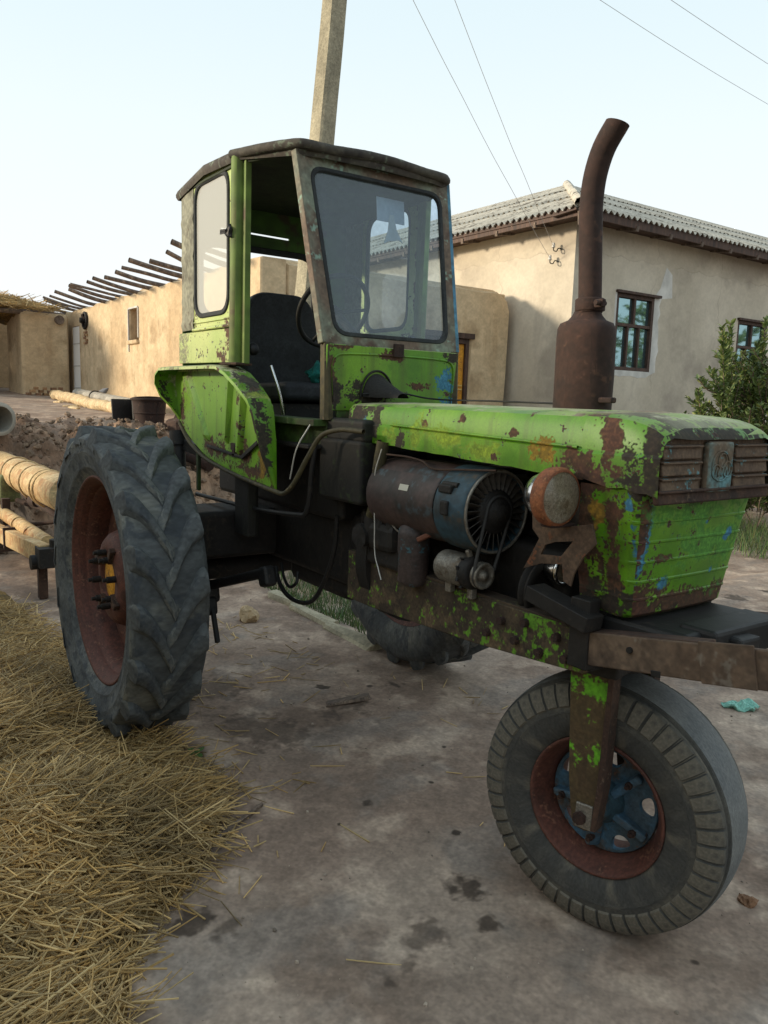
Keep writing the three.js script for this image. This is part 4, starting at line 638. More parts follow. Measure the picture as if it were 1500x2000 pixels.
// --- things in the cab that only hang or lie there
solo('hanging_pennant', panel(v2([[-.012, .13], [.012, .13], [.022, .06], [.052, .0], [.030, .012], [0, .004], [-.03, .0], [-.062, -.018], [-.03, .05]]), [], .004, [.79, 2.455, -.115], [0, 0, -1], [-.2, 1, 0], .0008), std({ color: lin(.72, .70, .64), roughness: .9 }), 'pale cloth pennant hanging behind the tractor windscreen', 'pennant');
solo('rag', B(bend(new THREE.SphereGeometry(.075, 24, 16).scale(1, .62, 1.1).translate(.30, 1.83, -.02), .035, 5.3), 3), std({ map: metalTex([28, 112, 104], [36, 126, 116], [20, 84, 82], null, 256), roughness: .95 }), 'dark teal rag lying on the tractor seat cushion', 'rag');

// ---------------------------------------------------------------- mud house behind the tractor
const M4 = (g) => boxUV(g, .25);
function jagged(x0, x1, y, amp, step, seed) { const n = Math.max(2, Math.round(Math.abs(x1 - x0) / step)), o = []; for (let i = 0; i <= n; i++) { const x = mix(x0, x1, i / n); o.push([x, y + amp * (F(0, x * .23 + seed, .3) - .5) * 2 + amp * .6 * (F(2, x * .31 + seed, .7) - .5) * 2]); } return o; }
{
  const h = thing('mud_house', 'long flat-roofed mud house with bare roof poles, far left behind the tractor', 'house', [0, 0, 0]);
  const rect = (a, b, c, d) => v2([[a, b], [c, b], [c, d], [a, d]]);
  const circ = (x, y, r) => { const o = []; for (let k = 0; k < 20; k++) o.push(new THREE.Vector2(x + r * Math.cos(k * .314), y + r * Math.sin(k * .314))); return o; };
  const front = v2([[-20.3, 1.2], [-7.4, .6], ...jagged(-7.4, -20.3, 3.86, .05, .35, .1)]);
  part('front_wall', M4(panel(front, [rect(-19.25, 1.25, -18.5, 3.40).reverse(), rect(-14.05, 2.80, -13.42, 3.50).reverse()], .45, [0, 0, -3.4], [1, 0, 0], [0, 1, 0], .03)), mMud, h);
  const side = v2([[3.86, .4], [8.66, .4], [8.72, 2.2], [8.74, 3.45], [8.66, 3.66], ...jagged(8.40, 3.86, 3.80, .045, .3, .6)]);
  part('side_wall', M4(panel(side, [rect(6.45, .6, 7.74, 2.92).reverse()], .5, [-7.41, 0, 0], [0, 0, -1], [0, 1, 0], .05)), mMud, h);
  part('roof', M4(bend(bx(12.4, .3, 4.9, -13.9, 3.74, -6.2, 0, 0, 0, .1), .03, .4)), mMud, h);
  part('parapet_mound', M4(bend(new THREE.SphereGeometry(1, 40, 20).scale(6.2, .22, 1.2).translate(-13.8, 3.86, -4.9), .12, .5)), mMud, h);
  part('rear_wall', M4(bx(12.6, 3.2, .4, -13.9, 2.2, -8.55)), mMud, h);
  // white door in a deep reveal
  const d = sub('door', h); part('door_leaf', B(bx(.70, 2.0, .04, -18.87, 2.40, -3.425)), std({ color: lin(.78, .77, .74), roughness: .6 }), d);
  for (const y of [1.75, 2.35, 2.95]) part('door_rail', B(bx(.70, .03, .02, -18.87, y, -3.40)), std({ color: lin(.5, .49, .46), roughness: .6 }), d);
  part('door_frame', B(merge([bx(.06, 2.0, .06, -19.22, 2.37, -3.45), bx(.06, 2.0, .06, -18.53, 2.37, -3.45), bx(.77, .08, .08, -18.87, 3.40, -3.45)])), mBeam, d);
  // small window
  const w = sub('window', h); part('reveal', B(bx(.62, .70, .03, -13.735, 3.15, -3.72)), mDarkWood, w); part('trim', B(merge([bx(.035, .95, .03, -14.09, 3.06, -3.385), bx(.03, .66, .03, -13.40, 3.2, -3.385), bx(.62, .04, .03, -13.74, 3.53, -3.385)])), mWhitePlaster, w); part('sill', M4(bend(bx(.7, .09, .12, -13.73, 2.77, -3.40, 0, 0, 0, .02), .02, 3)), mMud, w);
  // extractor fan
  const f = sub('extractor_fan', h); part('fan_ring', B(new THREE.TorusGeometry(.20, .035, 8, 24).translate(-17.76, 3.50, -3.36)), mGrime, f); part('fan_back', B(new THREE.CircleGeometry(.20, 24).translate(-17.76, 3.50, -3.375)), mBlack, f); part('fan_motor', B(cylAB([-17.76, 3.5, -3.37], [-17.76, 3.5, -3.24], .07)), mGrime, f);
  for (let i = 0; i < 4; i++) { const g = bx(.06, .14, .008, 0, .11, 0, 0, .5, 0, .002); g.rotateZ(i * Math.PI / 2 + .4); part('fan_blade', g.translate(-17.76, 3.5, -3.31), mRust, f); }
  let k = 0; for (let r = 0; r < 5; r++) for (let c = 0; c < 2; c++) if ((r + c) % 4 !== 3) part('brick', B(bx(.14, .055, .05, -17.88 + c * .16 + (r % 2) * .05, 3.20 - r * .068, -3.385, 0, 0, .04 * (k++ % 3 - 1), .008)), mBrick[k % 3], h);
  // roof poles
  const R = rng(11); for (const x of [-20, -19.1, -18.5, -17.9, -17.2, -16.0, -15.4, -14.86, -14.14, -13.55, -12.73, -12.09, -11.34, -10.7, -10.05, -9.45, -8.8, -8.2]) {
    const l = .72 + R() * .36, y = 3.84 + R() * .05, up = .12 + R() * .14, r = .030 + R() * .018, a = (R() - .5) * .34, b = (R() - .5) * .06;
    part('roof_pole', B(tube([[x, y - .06, -4.4], [x + a * .2, y, -3.4], [x + a * .6 + b, y + up * .45 + b * .4, -3.4 + l * .5], [x + a, y + up, -3.4 + l]], r, 9, false, 12)), mBeam, h);
  }
  part('hanging_cable', tube([[-10.3, 3.8, -3.38], [-10.42, 3.6, -3.36], [-10.5, 3.45, -3.37], [-10.44, 3.36, -3.36]], .012, 6), mBlack, h);
  // doorway in the side wall: brown frame, yellow door with a glazed top
  const yd = sub('yellow_door', h), bz = (w_, hh, t, u, y, x) => bx(t, hh, w_, x, y, -u);
  part('lintel', B(bz(1.5, .10, .20, 7.08, 2.92, -7.47)), mDarkWood, yd);
  part('frame', B(merge([bz(.08, 2.3, .10, 7.70, 1.72, -7.48), bz(.10, 2.3, .10, 6.50, 1.72, -7.48), bz(1.12, .09, .10, 7.10, 2.82, -7.48)])), mDarkWood, yd);
  part('door_leaf', B(merge([bz(.20, 2.14, .05, 7.555, 1.70, -7.50), bz(.16, 2.14, .05, 6.64, 1.70, -7.50), bz(.74, 1.3, .04, 7.09, 1.35, -7.503)])), std({ map: metalTex([190, 128, 20], [204, 142, 30], [168, 108, 22], null, 256), roughness: .55 }), yd);
  part('door_bead', B(merge([bz(.02, .70, .03, 7.445, 2.40, -7.475), bz(.74, .03, .03, 7.08, 2.04, -7.475), bz(.74, .03, .03, 7.08, 2.74, -7.475), bz(.14, .03, .03, 7.56, 2.0, -7.470), bz(.14, .03, .03, 7.56, 1.93, -7.470)])), std({ color: lin(.55, .36, .10), roughness: .5 }), yd);
  part('door_glass', bz(.72, .68, .008, 7.09, 2.39, -7.51), std({ color: lin(.03, .04, .05), roughness: .12 }), yd);
}
// ---------------------------------------------------------------- mud store with straw roof, far left
{
  const s = thing('mud_store', 'mud storage shed under a straw covered roof at the left edge', 'shed');
  part('pier', M4(bend(bx(1.9, 2.5, 1.25, -20.0, 2.52, -2.62, 0, 0, 0, .12), .03, .7)), mMud, s);
  part('back_wall', M4(bx(.4, 2.6, 6, -23.3, 2.5, .2)), mMud, s); part('far_wall', M4(bx(4, 2.6, .4, -21.5, 2.5, 3.3)), mMud, s);
  part('pole', B(tube([[-19.2, 3.70, -3.2], [-19.1, 3.72, -1], [-19.1, 3.7, 3]], .07, 8)), mBeam, s);
  part('pole', B(tube([[-20.6, 3.72, -3.0], [-20.5, 3.72, -1], [-20.5, 3.72, 3]], .06, 8)), mBeam, s);
  part('log_end', B(merge([cylAB([-19.8, 3.55, -3.05], [-18.9, 3.56, -3.0], .11, .12, 14)])), mBeam, s);
  part('prop', B(tube([[-19.0, 1.5, -.2], [-19.05, 2.6, -.25], [-18.95, 3.7, -.2]], .05, 8)), mBeam, s);
  part('sacks', B(bend(new THREE.SphereGeometry(.5, 20, 14).scale(1, .8, 1).translate(-20.8, 1.9, -.9), .15, 1.3)), std({ color: lin(.25, .25, .24), roughness: .9 }), s);
  part('straw_bed', M4(bend(new THREE.SphereGeometry(1, 40, 20).scale(2.4, .36, 3.4).translate(-20.9, 3.86, .3), .18, .6)), mStraw, s);
}
// ---------------------------------------------------------------- plastered house, right
{
  const h = thing('plaster_house', 'plastered house with a white corrugated roof, behind the tractor', 'house');
  const rect = (a, b, c, d) => v2([[a, b], [c, b], [c, d], [a, d]]);
  const P5 = (g) => boxUV(g, .2);
  part('front_wall', P5(panel(v2([[8.9, .5], [22, .2], [22, 5.08], [8.9, 5.08]]), [rect(10.13, 2.40, 11.27, 3.84).reverse(), rect(14.25, 2.25, 15.45, 3.66).reverse()], .4, [-6.0, 0, 0], [0, 0, -1], [0, 1, 0], 0)), mPlaster, h);
  part('side_wall', P5(panel(v2([[-19, .9], [-6.4, .5], [-6.4, 5.08], [-19, 5.08]]), [], .4, [0, 0, -8.9], [1, 0, 0], [0, 1, 0], 0)), mPlaster, h);
  const patch = (u0, u1, y0, y1, sd) => { const o = [], n = 10, J = (x) => .10 * (F(2, x * .7 + sd, .2) - .3); for (let i = 0; i <= n; i++) o.push([mix(u0, u1, i / n), y0 - .09 - J(i * .1)]); for (let i = 0; i <= n; i++) o.push([u1 + .16 + J(i * .13 + .3) * 1.6, mix(y0, y1, i / n)]); o.push([u1 + .55, y1 + .05], [u1 + .5, y1 + .5], [u1 + .30, y1 + .62], [u1 + .15, y1 + .2]); for (let i = 0; i <= n; i++) o.push([mix(u1, u0, i / n), y1 + .04]); o.push([u0 - .05, y1], [u0 - .06, y0]); return o; };
  part('plaster_patch', panel(v2(patch(10.13, 11.27, 2.40, 3.84, .1)), [rect(10.13, 2.40, 11.27, 3.84).reverse()], .006, [-5.996, 0, 0], [0, 0, -1], [0, 1, 0], .001), mWhitePlaster, h);
  const glassSky = std({ color: lin(.26, .42, .46), roughness: .03, metalness: .9 });
  for (const [u0, y0, u1, y1] of [[10.13, 2.40, 11.27, 3.84], [14.25, 2.25, 15.45, 3.66]]) {
    const w = sub('window', h), bz = (a, b, c, d, t, x) => bx(t, d - b, c - a, x, (b + d) / 2, -(a + c) / 2, 0, 0, 0, .005), ym = mix(y0, y1, .60), um = mix(u0, u1, .5);
    part('frame', B(merge([bz(u0, y0, u0 + .07, y1, .10, -6.05), bz(u1 - .07, y0, u1, y1, .10, -6.05), bz(u0 + .07, y0, u1 - .07, y0 + .07, .10, -6.05), bz(u0 + .07, y1 - .07, u1 - .07, y1, .10, -6.05)])), mDarkWood, w);
    part('transom', B(bz(u0 + .07, ym - .03, u1 - .07, ym + .03, .08, -6.05)), mDarkWood, w);
    part('mullion', B(bz(um - .03, ym + .03, um + .03, y1 - .07, .08, -6.05)), mDarkWood, w);
    for (const t of [.36, .66]) part('mullion', B(bz(mix(u0, u1, t) - .025, y0 + .07, mix(u0, u1, t) + .025, ym - .03, .08, -6.05)), mDarkWood, w);
    for (const [a, b] of [[u0 + .07, um - .03], [um + .03, u1 - .07]]) part('pane', bz(a, ym + .03, b, y1 - .07, .006, -6.07), glassSky, w);
    for (const [a, b] of [[u0 + .07, mix(u0, u1, .36) - .025], [mix(u0, u1, .36) + .025, mix(u0, u1, .66) - .025], [mix(u0, u1, .66) + .025, u1 - .07]]) part('pane', bz(a, y0 + .07, b, ym - .03, .006, -6.07), glassSky, w);
    part('head_board', B(bz(u0 - .04, y1, u1 + .14, y1 + .05, .14, -6.0)), mDarkWood, w);
  }
  // hip roof of corrugated sheets
  const tanP = .43, amp = .034, SW = 1.12, SL = 1.5, C = [-5.5, 5.06, -8.4];
  const sheet = (sideX, i, r) => {
    const rows = [[], []], n = 42, v0 = r * SL - (r ? .12 : 0), v1 = (r + 1) * SL;
    for (let k = 0; k <= n; k++) {
      const u = i * SW + k / n * SW - .0, lim = Math.max(0, u), a = Math.min(v0, lim), b = Math.min(v1, lim), wv = amp * Math.cos(k / n * 7 * 2 * Math.PI) + r * .014 + (k === 0 ? -.004 : 0);
      for (const [q, vv, e] of [[0, a, .020], [1, b, 0]]) rows[q].push(sideX ? [C[0] - vv, C[1] + vv * tanP + wv + e * (r ? 1 : 0), C[2] - u] : [C[0] - u, C[1] + vv * tanP + wv + e * (r ? 1 : 0), C[2] - vv]);
    }
    return boxUV(loft(rows, 1.2), .5, i * .13, r * .29);
  };
  for (const sX of [true, false]) for (let r = 0; r < 3; r++) for (let i = 0; i < 13; i++) if ((i + 1) * SW > r * SL + .05) part('roof_sheet', sheet(sX, i, r), mSlate, h);
  for (let k = 0; k < 5; k++) { const a = k * .95, b = a + 1.0; part('hip_cap', boxUV(bend(tube([[C[0] - a, C[1] + a * tanP + .03 + .012 * (k % 2), C[2] - a], [C[0] - b, C[1] + b * tanP + .04, C[2] - b]], .10, 8, false, 3), .01, 2), .5), mSlate, h); }
  part('soffit', B(merge([bx(.55, .03, 12.5, -5.82, 4.98, -14.6, 0, 0, .06), bx(13, .03, .55, -12.2, 4.98, -8.70, -.06)]), .5), mDarkWood, h);
  part('fascia', B(merge([bx(.03, .18, 13.2, -5.56, 4.99, -15.05), bx(13.4, .18, .03, -12.25, 4.99, -8.46)]), .5), mDarkWood, h);
  for (let i = 0; i < 12; i++) { part('rafter_end', B(barAB([-6.3, 5.04, -9.0 - i * 1.0], [-5.53, 4.90, -9.0 - i * 1.0], .07, .09)), mBeam, h); part('rafter_end', B(barAB([-6.6 - i * 1.0, 5.04, -9.2], [-6.6 - i * 1.0, 4.90, -8.43], .07, .09)), mBeam, h); }
  part('corner_bracket', B(bx(.07, .28, .07, -5.52, 4.88, -8.44, 0, 0, .1)), mBeam, h);
  for (const [x, y] of [[-6.38, 4.51], [-6.45, 4.30]]) { const q = sub('insulator', h); part('hook', tube([[x + .06, y, -8.9], [x + .06, y, -8.8], [x + .05, y - .05, -8.77], [x - .02, y - .03, -8.77], [x - .03, y + .03, -8.77]], .010, 6), mGrime, q); part('cup', lathe([[.001, .09], [.022, .085], [.03, .05], [.022, .045], [.034, .02], [.03, 0], [.001, 0]], 14).translate(x - .03, y + .02, -8.77), std({ color: lin(.6, .58, .54), roughness: .3 }), q); }
}
// ---------------------------------------------------------------- building beyond the yard, behind the camera: it keeps the low sun off the tractor
{
  const b = thing('mud_building', 'long low mud building on the near side of the yard, outside the photograph', 'building');
  part('wall', M4(bx(15.5, 3.1, .5, 1.6, 1.45, 5.6, 0, 0, 0, .05)), mMud, b); part('end_wall', M4(bx(.5, 3.1, 4, -5.9, 1.45, 7.9)), mMud, b); part('roof', M4(bx(16, .22, 5, 1.6, 2.98, 7.9)), mMud, b);
}
// ---------------------------------------------------------------- pole and wires
{
  const p = thing('utility_pole', 'leaning square concrete utility pole rising behind the cab', 'pole');
  const A = V(-5.75, .2, -3.05), T = V(-4.32, 8.4, -3.0), rows = []; for (let i = 0; i <= 24; i++) { const t = i / 24, c = A.clone().lerp(T, t), w = mix(.135, .098, t), row = []; for (let k = 0; k < 8; k++) { const a = Math.floor(k / 2) * Math.PI / 2 + Math.PI / 4 + (k % 2 ? .12 : -.12) - .2, r = w * 1.36; row.push([c.x + r * Math.cos(a) + .006 * (F(2, i * .13, k * .2) - .5), c.y, c.z + r * Math.sin(a) + .006 * (F(2, i * .17 + .5, k * .2) - .5)]); } rows.push(row); }
  part('shaft', B(loft(rows, .5, true)), mConcrete, p); part('cap', B(bx(.22, .05, .22, T.x, T.y + .02, T.z)), mConcrete, p); part('cross_arm', B(bx(.9, .07, .07, T.x, T.y - .2, T.z + .12, 0, .5, 0)), mGrime, p);
  for (const s of [-.36, .36]) part('insulator', lathe([[.001, .1], [.03, .09], [.045, .04], [.03, .03], [.045, .0], [.001, 0]], 12).translate(T.x + s * Math.cos(.5), T.y - .16, T.z + .12 - s * Math.sin(.5)), std({ color: lin(.6, .58, .54), roughness: .3 }), p);
  const wire = (a, b, sag, lab) => { const pts = []; for (let i = 0; i <= 12; i++) { const t = i / 12; pts.push([mix(a[0], b[0], t) + .01 * (F(0, t * 2, a[0]) - .5), mix(a[1], b[1], t) - sag * 4 * t * (1 - t) + .02 * (F(0, t * 2, b[1]) - .5), mix(a[2], b[2], t)]); } solo('overhead_wire', tube(pts, .0038, 5, false, 60), std({ color: lin(.36, .35, .34), roughness: .6 }), lab, 'wire', 'overhead wires'); };
  wire([-4.62, 8.25, -2.72], [-6.48, 4.35, -8.77], .12, 'thin wire from the pole to the lower house insulator, left one of its pair');
  wire([-4.0, 8.25, -3.06], [-6.41, 4.55, -8.77], .10, 'thin wire from the pole to the upper house insulator, right one of its pair');
  wire([-4.62, 8.25, -2.72], [-6.1, 8.05, -23.5], .35, 'overhead wire crossing the top right corner, lower of the two');
  wire([-4.0, 8.25, -3.06], [-5.2, 8.10, -21.5], .25, 'overhead wire crossing the top right corner, upper of the two');
}
// ---------------------------------------------------------------- things on the terrace
{
  const gy = (x, z) => height(x, z);
  const log = bend(tube([[-16.3, gy(-16.3, -2.3) + .11, -2.25], [-14.5, gy(-14.5, -2.3) + .11, -2.3], [-13.1, gy(-13, -2.3) + .10, -2.25], [-12.0, gy(-12, -2.3) + .10, -2.35], [-10.4, gy(-10.4, -2.3) + .07, -2.25]], .115, 12, false, 40), .035, .8);
  const lg = thing('log', 'pale peeled tree trunk lying on the ground before the mud house', 'log'); part('trunk', B(log), mLog, lg); part('cut_end', B(cylAB([-16.33, gy(-16.3, -2.3) + .11, -2.25], [-16.29, gy(-16.3, -2.3) + .11, -2.25], .115, .115, 14)), mLog, lg);
  const pi = thing('concrete_post', 'grey concrete post lying against the mud house wall behind the pale log', 'post'); part('shaft', B(cylAB([-16.6, gy(-16.5, -2.8) + .14, -2.85], [-10.9, gy(-11, -2.8) + .12, -2.8], .125, .135, 18)), mGreyPipe, pi); part('hoop', B(new THREE.TorusGeometry(.138, .014, 8, 24).rotateY(Math.PI / 2).translate(-14.9, gy(-15, -2.8) + .14, -2.84)), mGrime, pi);
  const bd = thing('bird', 'small grey bird standing on the concrete post by the white door', 'bird'); const bp = [-14.05, gy(-14, -2.8) + .27, -2.82];
  part('body', (() => { const g = new THREE.SphereGeometry(.055, 20, 14); g.scale(2.1, 1, 1); const q = g.attributes.position; for (let i = 0; i < q.count; i++) { const x = q.getX(i); if (x > .03) { const t = (x - .03) / .085; q.setY(i, q.getY(i) * (1 - .35 * t) + .055 * t); q.setZ(i, q.getZ(i) * (1 - .3 * t)); } else if (x < -.02) { const t = (-x - .02) / .095; q.setY(i, q.getY(i) * (1 - .55 * t) - .01 * t); q.setX(i, x * (1 + .5 * t)); } } g.computeVertexNormals(); g.rotateY(.5); return g.translate(bp[0], bp[1] + .06, bp[2]); })(), std({ color: lin(.16, .17, .19), roughness: .9 }), bd);
  part('beak', new THREE.ConeGeometry(.008, .03, 8).rotateZ(-Math.PI / 2).rotateY(.5).translate(bp[0] + .118, bp[1] + .115, bp[2] - .062), std({ color: lin(.08, .07, .06), roughness: .6 }), bd);
  for (const s of [-1, 1]) part('leg', cylAB([bp[0], bp[1] - .01, bp[2] + s * .018], [bp[0], bp[1] + .03, bp[2] + s * .018], .004, .004, 6), std({ color: lin(.3, .12, .1), roughness: .7 }), bd);
  // rusty pots
  const pot = (x, z, r, H, lab) => { const o = thing('rusty_tub', lab, 'tub', [x, gy(x, z), z]); part('tub_body', B(lathe([[.001, .03], [r * .82, .02], [r * .86, 0], [r * .80, .02], [r * .84, H * .3], [r * .93, H * .78], [r * .95, H * .9], [r * 1.06, H * .94], [r * 1.07, H], [r * .96, H], [r * .90, H * .9], [r * .8, .06], [.001, .06]], 32)), mRust, o); part('foot_ring', B(new THREE.TorusGeometry(r * .87, .018, 8, 30).rotateX(Math.PI / 2).translate(0, .018, 0)), mRust, o); part('band', B(new THREE.TorusGeometry(r * .885, .010, 6, 30).rotateX(Math.PI / 2).translate(0, H * .46, 0)), mRust, o); return o; };
  pot(-7.75, -1.75, .26, .40, 'large rusty iron tub standing open on the ground beside the mud house');
  const bxo = thing('rusty_tub', 'smaller rusty tub tipped against the back of the large tub', 'tub', [-8.45, gy(-8.45, -1.95) + .02, -1.95]); part('tub_body', B(lathe([[.001, .05], [.19, .04], [.20, .02], [.215, .40], [.235, .42], [.225, .43], [.20, .41], [.19, .06]], 28).rotateZ(.12)), mRust, bxo); part('rim', B(new THREE.TorusGeometry(.228, .012, 6, 28).rotateX(Math.PI / 2).translate(0, .424, 0).rotateZ(.12)), mRust, bxo);
  solo('steel_box', B(merge([bx(.03, .36, .34, -8.02, gy(-8, -1.5) + .17, -1.42, 0, .3, .08), bx(.22, .36, .02, -8.12, gy(-8, -1.5) + .17, -1.60, 0, .3, .08), bx(.22, .02, .34, -8.10, gy(-8, -1.5) + .01, -1.45, 0, .3, 0)])), mGrime, 'dark open steel box leaning in front of the rusty tubs', 'box');
  const cas = thing('engine_casing', 'brown cast machine casing lying beside the rusty tub', 'machine part'); part('casing', B(bend(merge([cylAB([-7.35, gy(-7.3, -1.95) + .17, -2.05], [-6.6, gy(-6.6, -2) + .22, -2.5], .14, .15, 16), bx(.3, .22, .25, -7.25, gy(-7.2, -2) + .13, -2.0, 0, .5, 0, .05)]), .03, 1.5)), mRustBrown, cas); part('handle', B(tube([[-7.55, gy(-7.5, -1.8) + .02, -1.78], [-7.52, gy(-7.5, -1.8) + .2, -1.80], [-7.48, gy(-7.5, -1.8) + .30, -1.83]], .02, 8)), mRust, cas);
  solo('rusty_drum', B(bend(cylAB([-6.8, gy(-6.8, -1.85) + .10, -1.85], [-6.35, gy(-6.4, -2.1) + .12, -2.15], .12, .12, 18), .015, 2)), mRust, 'small rusty drum lying on its side beside the machine casing', 'drum');
  solo('mud_step', M4(bend(bx(1.1, .55, .5, -8.2, gy(-8.2, -3.0) + .15, -3.05, 0, 0, 0, .06), .03, 1.2)), mMud, 'low mud step built against the house wall behind the rusty tubs', 'step');
  const R = rng(21);
  const brick = (x, z, y, turn, lab, grp) => { const o = solo('brick', B(bx(.22, .075, .11, 0, .037, 0, 0, 0, 0, .008)), mBrick[Math.floor(R() * 3)], lab, 'brick', grp); o.position.set(x, gy(x, z) + y, z); o.rotation.y = turn; return o; };
  brick(-7.1, -1.45, .0, .5, 'single brick lying in front of the brown machine casing'); brick(-6.2, -1.55, 0, 1.2, 'yellowish brick at the foot of the terrace beside the fender');
  const ORD = ['first', 'second', 'third', 'fourth', 'fifth', 'last']; for (let i = 0; i < 16; i++) { const r = Math.floor(i / 6), c = i % 6; brick(-18.35 + (R() - .5) * .25, -2.05 - c * .21 - r * .1 + (R() - .5) * .05, r * .078, R() * .5 - .25, `${ORD[c]} loose brick from the left in the ${['bottom', 'middle', 'top'][r]} row by the mud store`, 'bricks heaped by the mud store'); }
  for (const [x, z] of [[-13.2, -1.9], [-12.7, -1.85], [-14.6, -1.95]]) solo('wood_chip', B(bend(bx(.35, .04, .08, x, gy(x, z) + .02, z, 0, R(), 0, .01), .02, 2)), mLog, x < -14 ? 'split wood offcut under the thick end of the pale log' : x < -13 ? 'split wood offcut before the middle of the pale log' : 'split wood offcut nearest the thin end of the pale log', 'wood');
}
// ---------------------------------------------------------------- yellowish implement behind the rear wheel, culvert pipe on the bank
{
  const i = thing('farm_implement', 'cream painted implement with tubular drawbars standing behind the rear wheel', 'implement');
  part('main_tube', B(cylAB([-6.9, .76, .50], [-3.1, .80, .50], .175, .160, 24)), mCream, i);
  for (const x of [-5.4, -4.9, -4.4, -3.9, -3.75]) part('tube_band', B(new THREE.TorusGeometry(.172, .010, 6, 28).rotateY(Math.PI / 2).translate(x, .78, .5)), mCream, i);
  part('drive_rod', B(cylAB([-5.3, .64, .55], [-3.0, .585, .55], .028)), mRust, i); part('rod_joint', B(merge([cylAB([-4.75, .63, .55], [-4.45, .622, .55], .05), cylAB([-4.3, .617, .55], [-4.15, .613, .55], .07, .05)])), mRust, i);
  part('gear_case', B(bx(.35, .30, .22, -5.45, .62, .60, 0, 0, 0, .04)), mCasing, i);
  part('brace_tube', B(cylAB([-5.8, .375, .72], [-3.0, .42, .70], .068, .062)), mCream, i); for (const x of [-4.2, -3.6]) part('tube_band', B(new THREE.TorusGeometry(.068, .007, 6, 24).rotateY(Math.PI / 2).translate(x, .40, .715)), mCream, i);
  part('drawbar', B(barAB([-5.4, .19, .82], [-2.62, .40, .80], .10, .155, .012)), mCream, i); part('drawbar_joint', B(bx(.04, .20, .13, -4.1, .29, .81, 0, 0, .08)), mRust, i);
  part('coupling', B(merge([cylAB([-2.68, .33, .72], [-2.68, .33, .90], .06), bx(.18, .16, .12, -2.62, .38, .80), cylAB([-2.60, .52, .72], [-2.60, .30, .72], .05)])), mGrime, i);
  part('cross_bar', B(merge([cylAB([-4.6, .30, .85], [-3.9, .46, .35], .022), cylAB([-5.2, .5, .55], [-3.6, .46, .2], .03)])), mRustBrown, i); part('cross_bar', B(merge([barAB([-5.2, .58, .20], [-3.1, .60, -.10], .06, .05)])), mRustBrown, i);
  part('stand', B(merge([bx(.08, .55, .08, -5.0, .28, .70), bx(.08, .62, .08, -6.4, .42, .5), bx(.25, .03, .25, -5.0, .02, .70)])), mRustBrown, i);
  part('support_leg', B(bx(.07, .30, .07, -2.75, .16, .80)), mRustBrown, i);
  const c = thing('culvert_pipe', 'short grey concrete pipe lying open ended on the dirt bank', 'pipe', [-6.75, 0, 0]);
  const L = 5; const g = lathe([[.155, 0], [.20, 0], [.205, .03], [.205, L], [.155, L], [.155, 0]], 32, 'x').rotateY(.42 + Math.PI); part('pipe', B(g.translate(.25, height(-6.7, .5) + .28, .48)), mGreyPipe, c);
}
// ---------------------------------------------------------------- small things on the yard
{
  const gy = height;
  const rock = (x, z, r, sq, sd) => { const g = bend(new THREE.IcosahedronGeometry(r, 3).scale(1, sq, .8), r * .5, .9 / r * .35, sd); return B(g.translate(x, gy(x, z) + r * sq * .55, z), 2); };
  solo('rock', rock(-1.34, -.38, .085, .75, .2), mMud, 'pale angular rock on the ground behind the rear wheel', 'rock');
  solo('stone', rock(2.60, -.475, .032, .4, .5), mBrick[2], 'small flat reddish stone right of the front wheel', 'stone');
  const k = thing('kerb', 'low broken concrete kerb between the yard and the grass', 'kerb');
  let x = -1.95; const R = rng(9); while (x < -.45) { const l = .34 + R() * .4; part('kerb_stone', B(bend(bx(l + .02, .12, .12, x + l / 2, gy(x, -.84) - .025 + R() * .02, -.86 + (x + 1.2) * .05, 0, (R() - .5) * .10, (R() - .5) * .06, .035), .03, 2.2, R()), 1), mConcrete, k); x += l; }
  solo('stick', B(bend(tube([[1.335, gy(1.33, 1.1) + .014, 1.12], [1.27, gy(1.27, 1.0) + .016, .99], [1.20, gy(1.2, .86) + .014, .86], [1.116, gy(1.1, .7) + .010, .71]], .0085, 7, false, 30), .004, 6), 2), mBeam, 'dark crooked stick lying at the edge of the straw', 'stick');
  solo('wood_splinter', B(bend(bx(.26, .022, .05, .36, gy(.36, -.2) + .015, -.195, 0, 1.22, .06, .006), .02, 5), 2), mBeam, 'splintered piece of wood lying under the tractor', 'wood');
  solo('cloth', B(bend(new THREE.SphereGeometry(.085, 30, 18).scale(1.25, .18, .62).rotateY(.9).translate(1.60, gy(1.6, -2.13) + .016, -2.13), .022, 7.3), 3), std({ map: metalTex([134, 190, 174], [148, 200, 184], [104, 166, 150], null, 256), roughness: .9 }), 'crumpled mint green cloth lying on the ground at right', 'cloth');
  const lf = new THREE.CircleGeometry(.028, 10).scale(1, .6, 1).rotateX(-Math.PI / 2); const lo = thing('weed_sprig', 'small green sprig lying on the straw edge', 'plant', [.56, gy(.56, .79) + .012, .795]); for (let i = 0; i < 4; i++) part('leaf', lf.clone().translate(.028, 0, 0).rotateY(i * 1.5 + .3).rotateX(.2).translate(0, .004 * i, 0), std({ color: lin(.06, .14, .02), roughness: .7 }), lo);
}
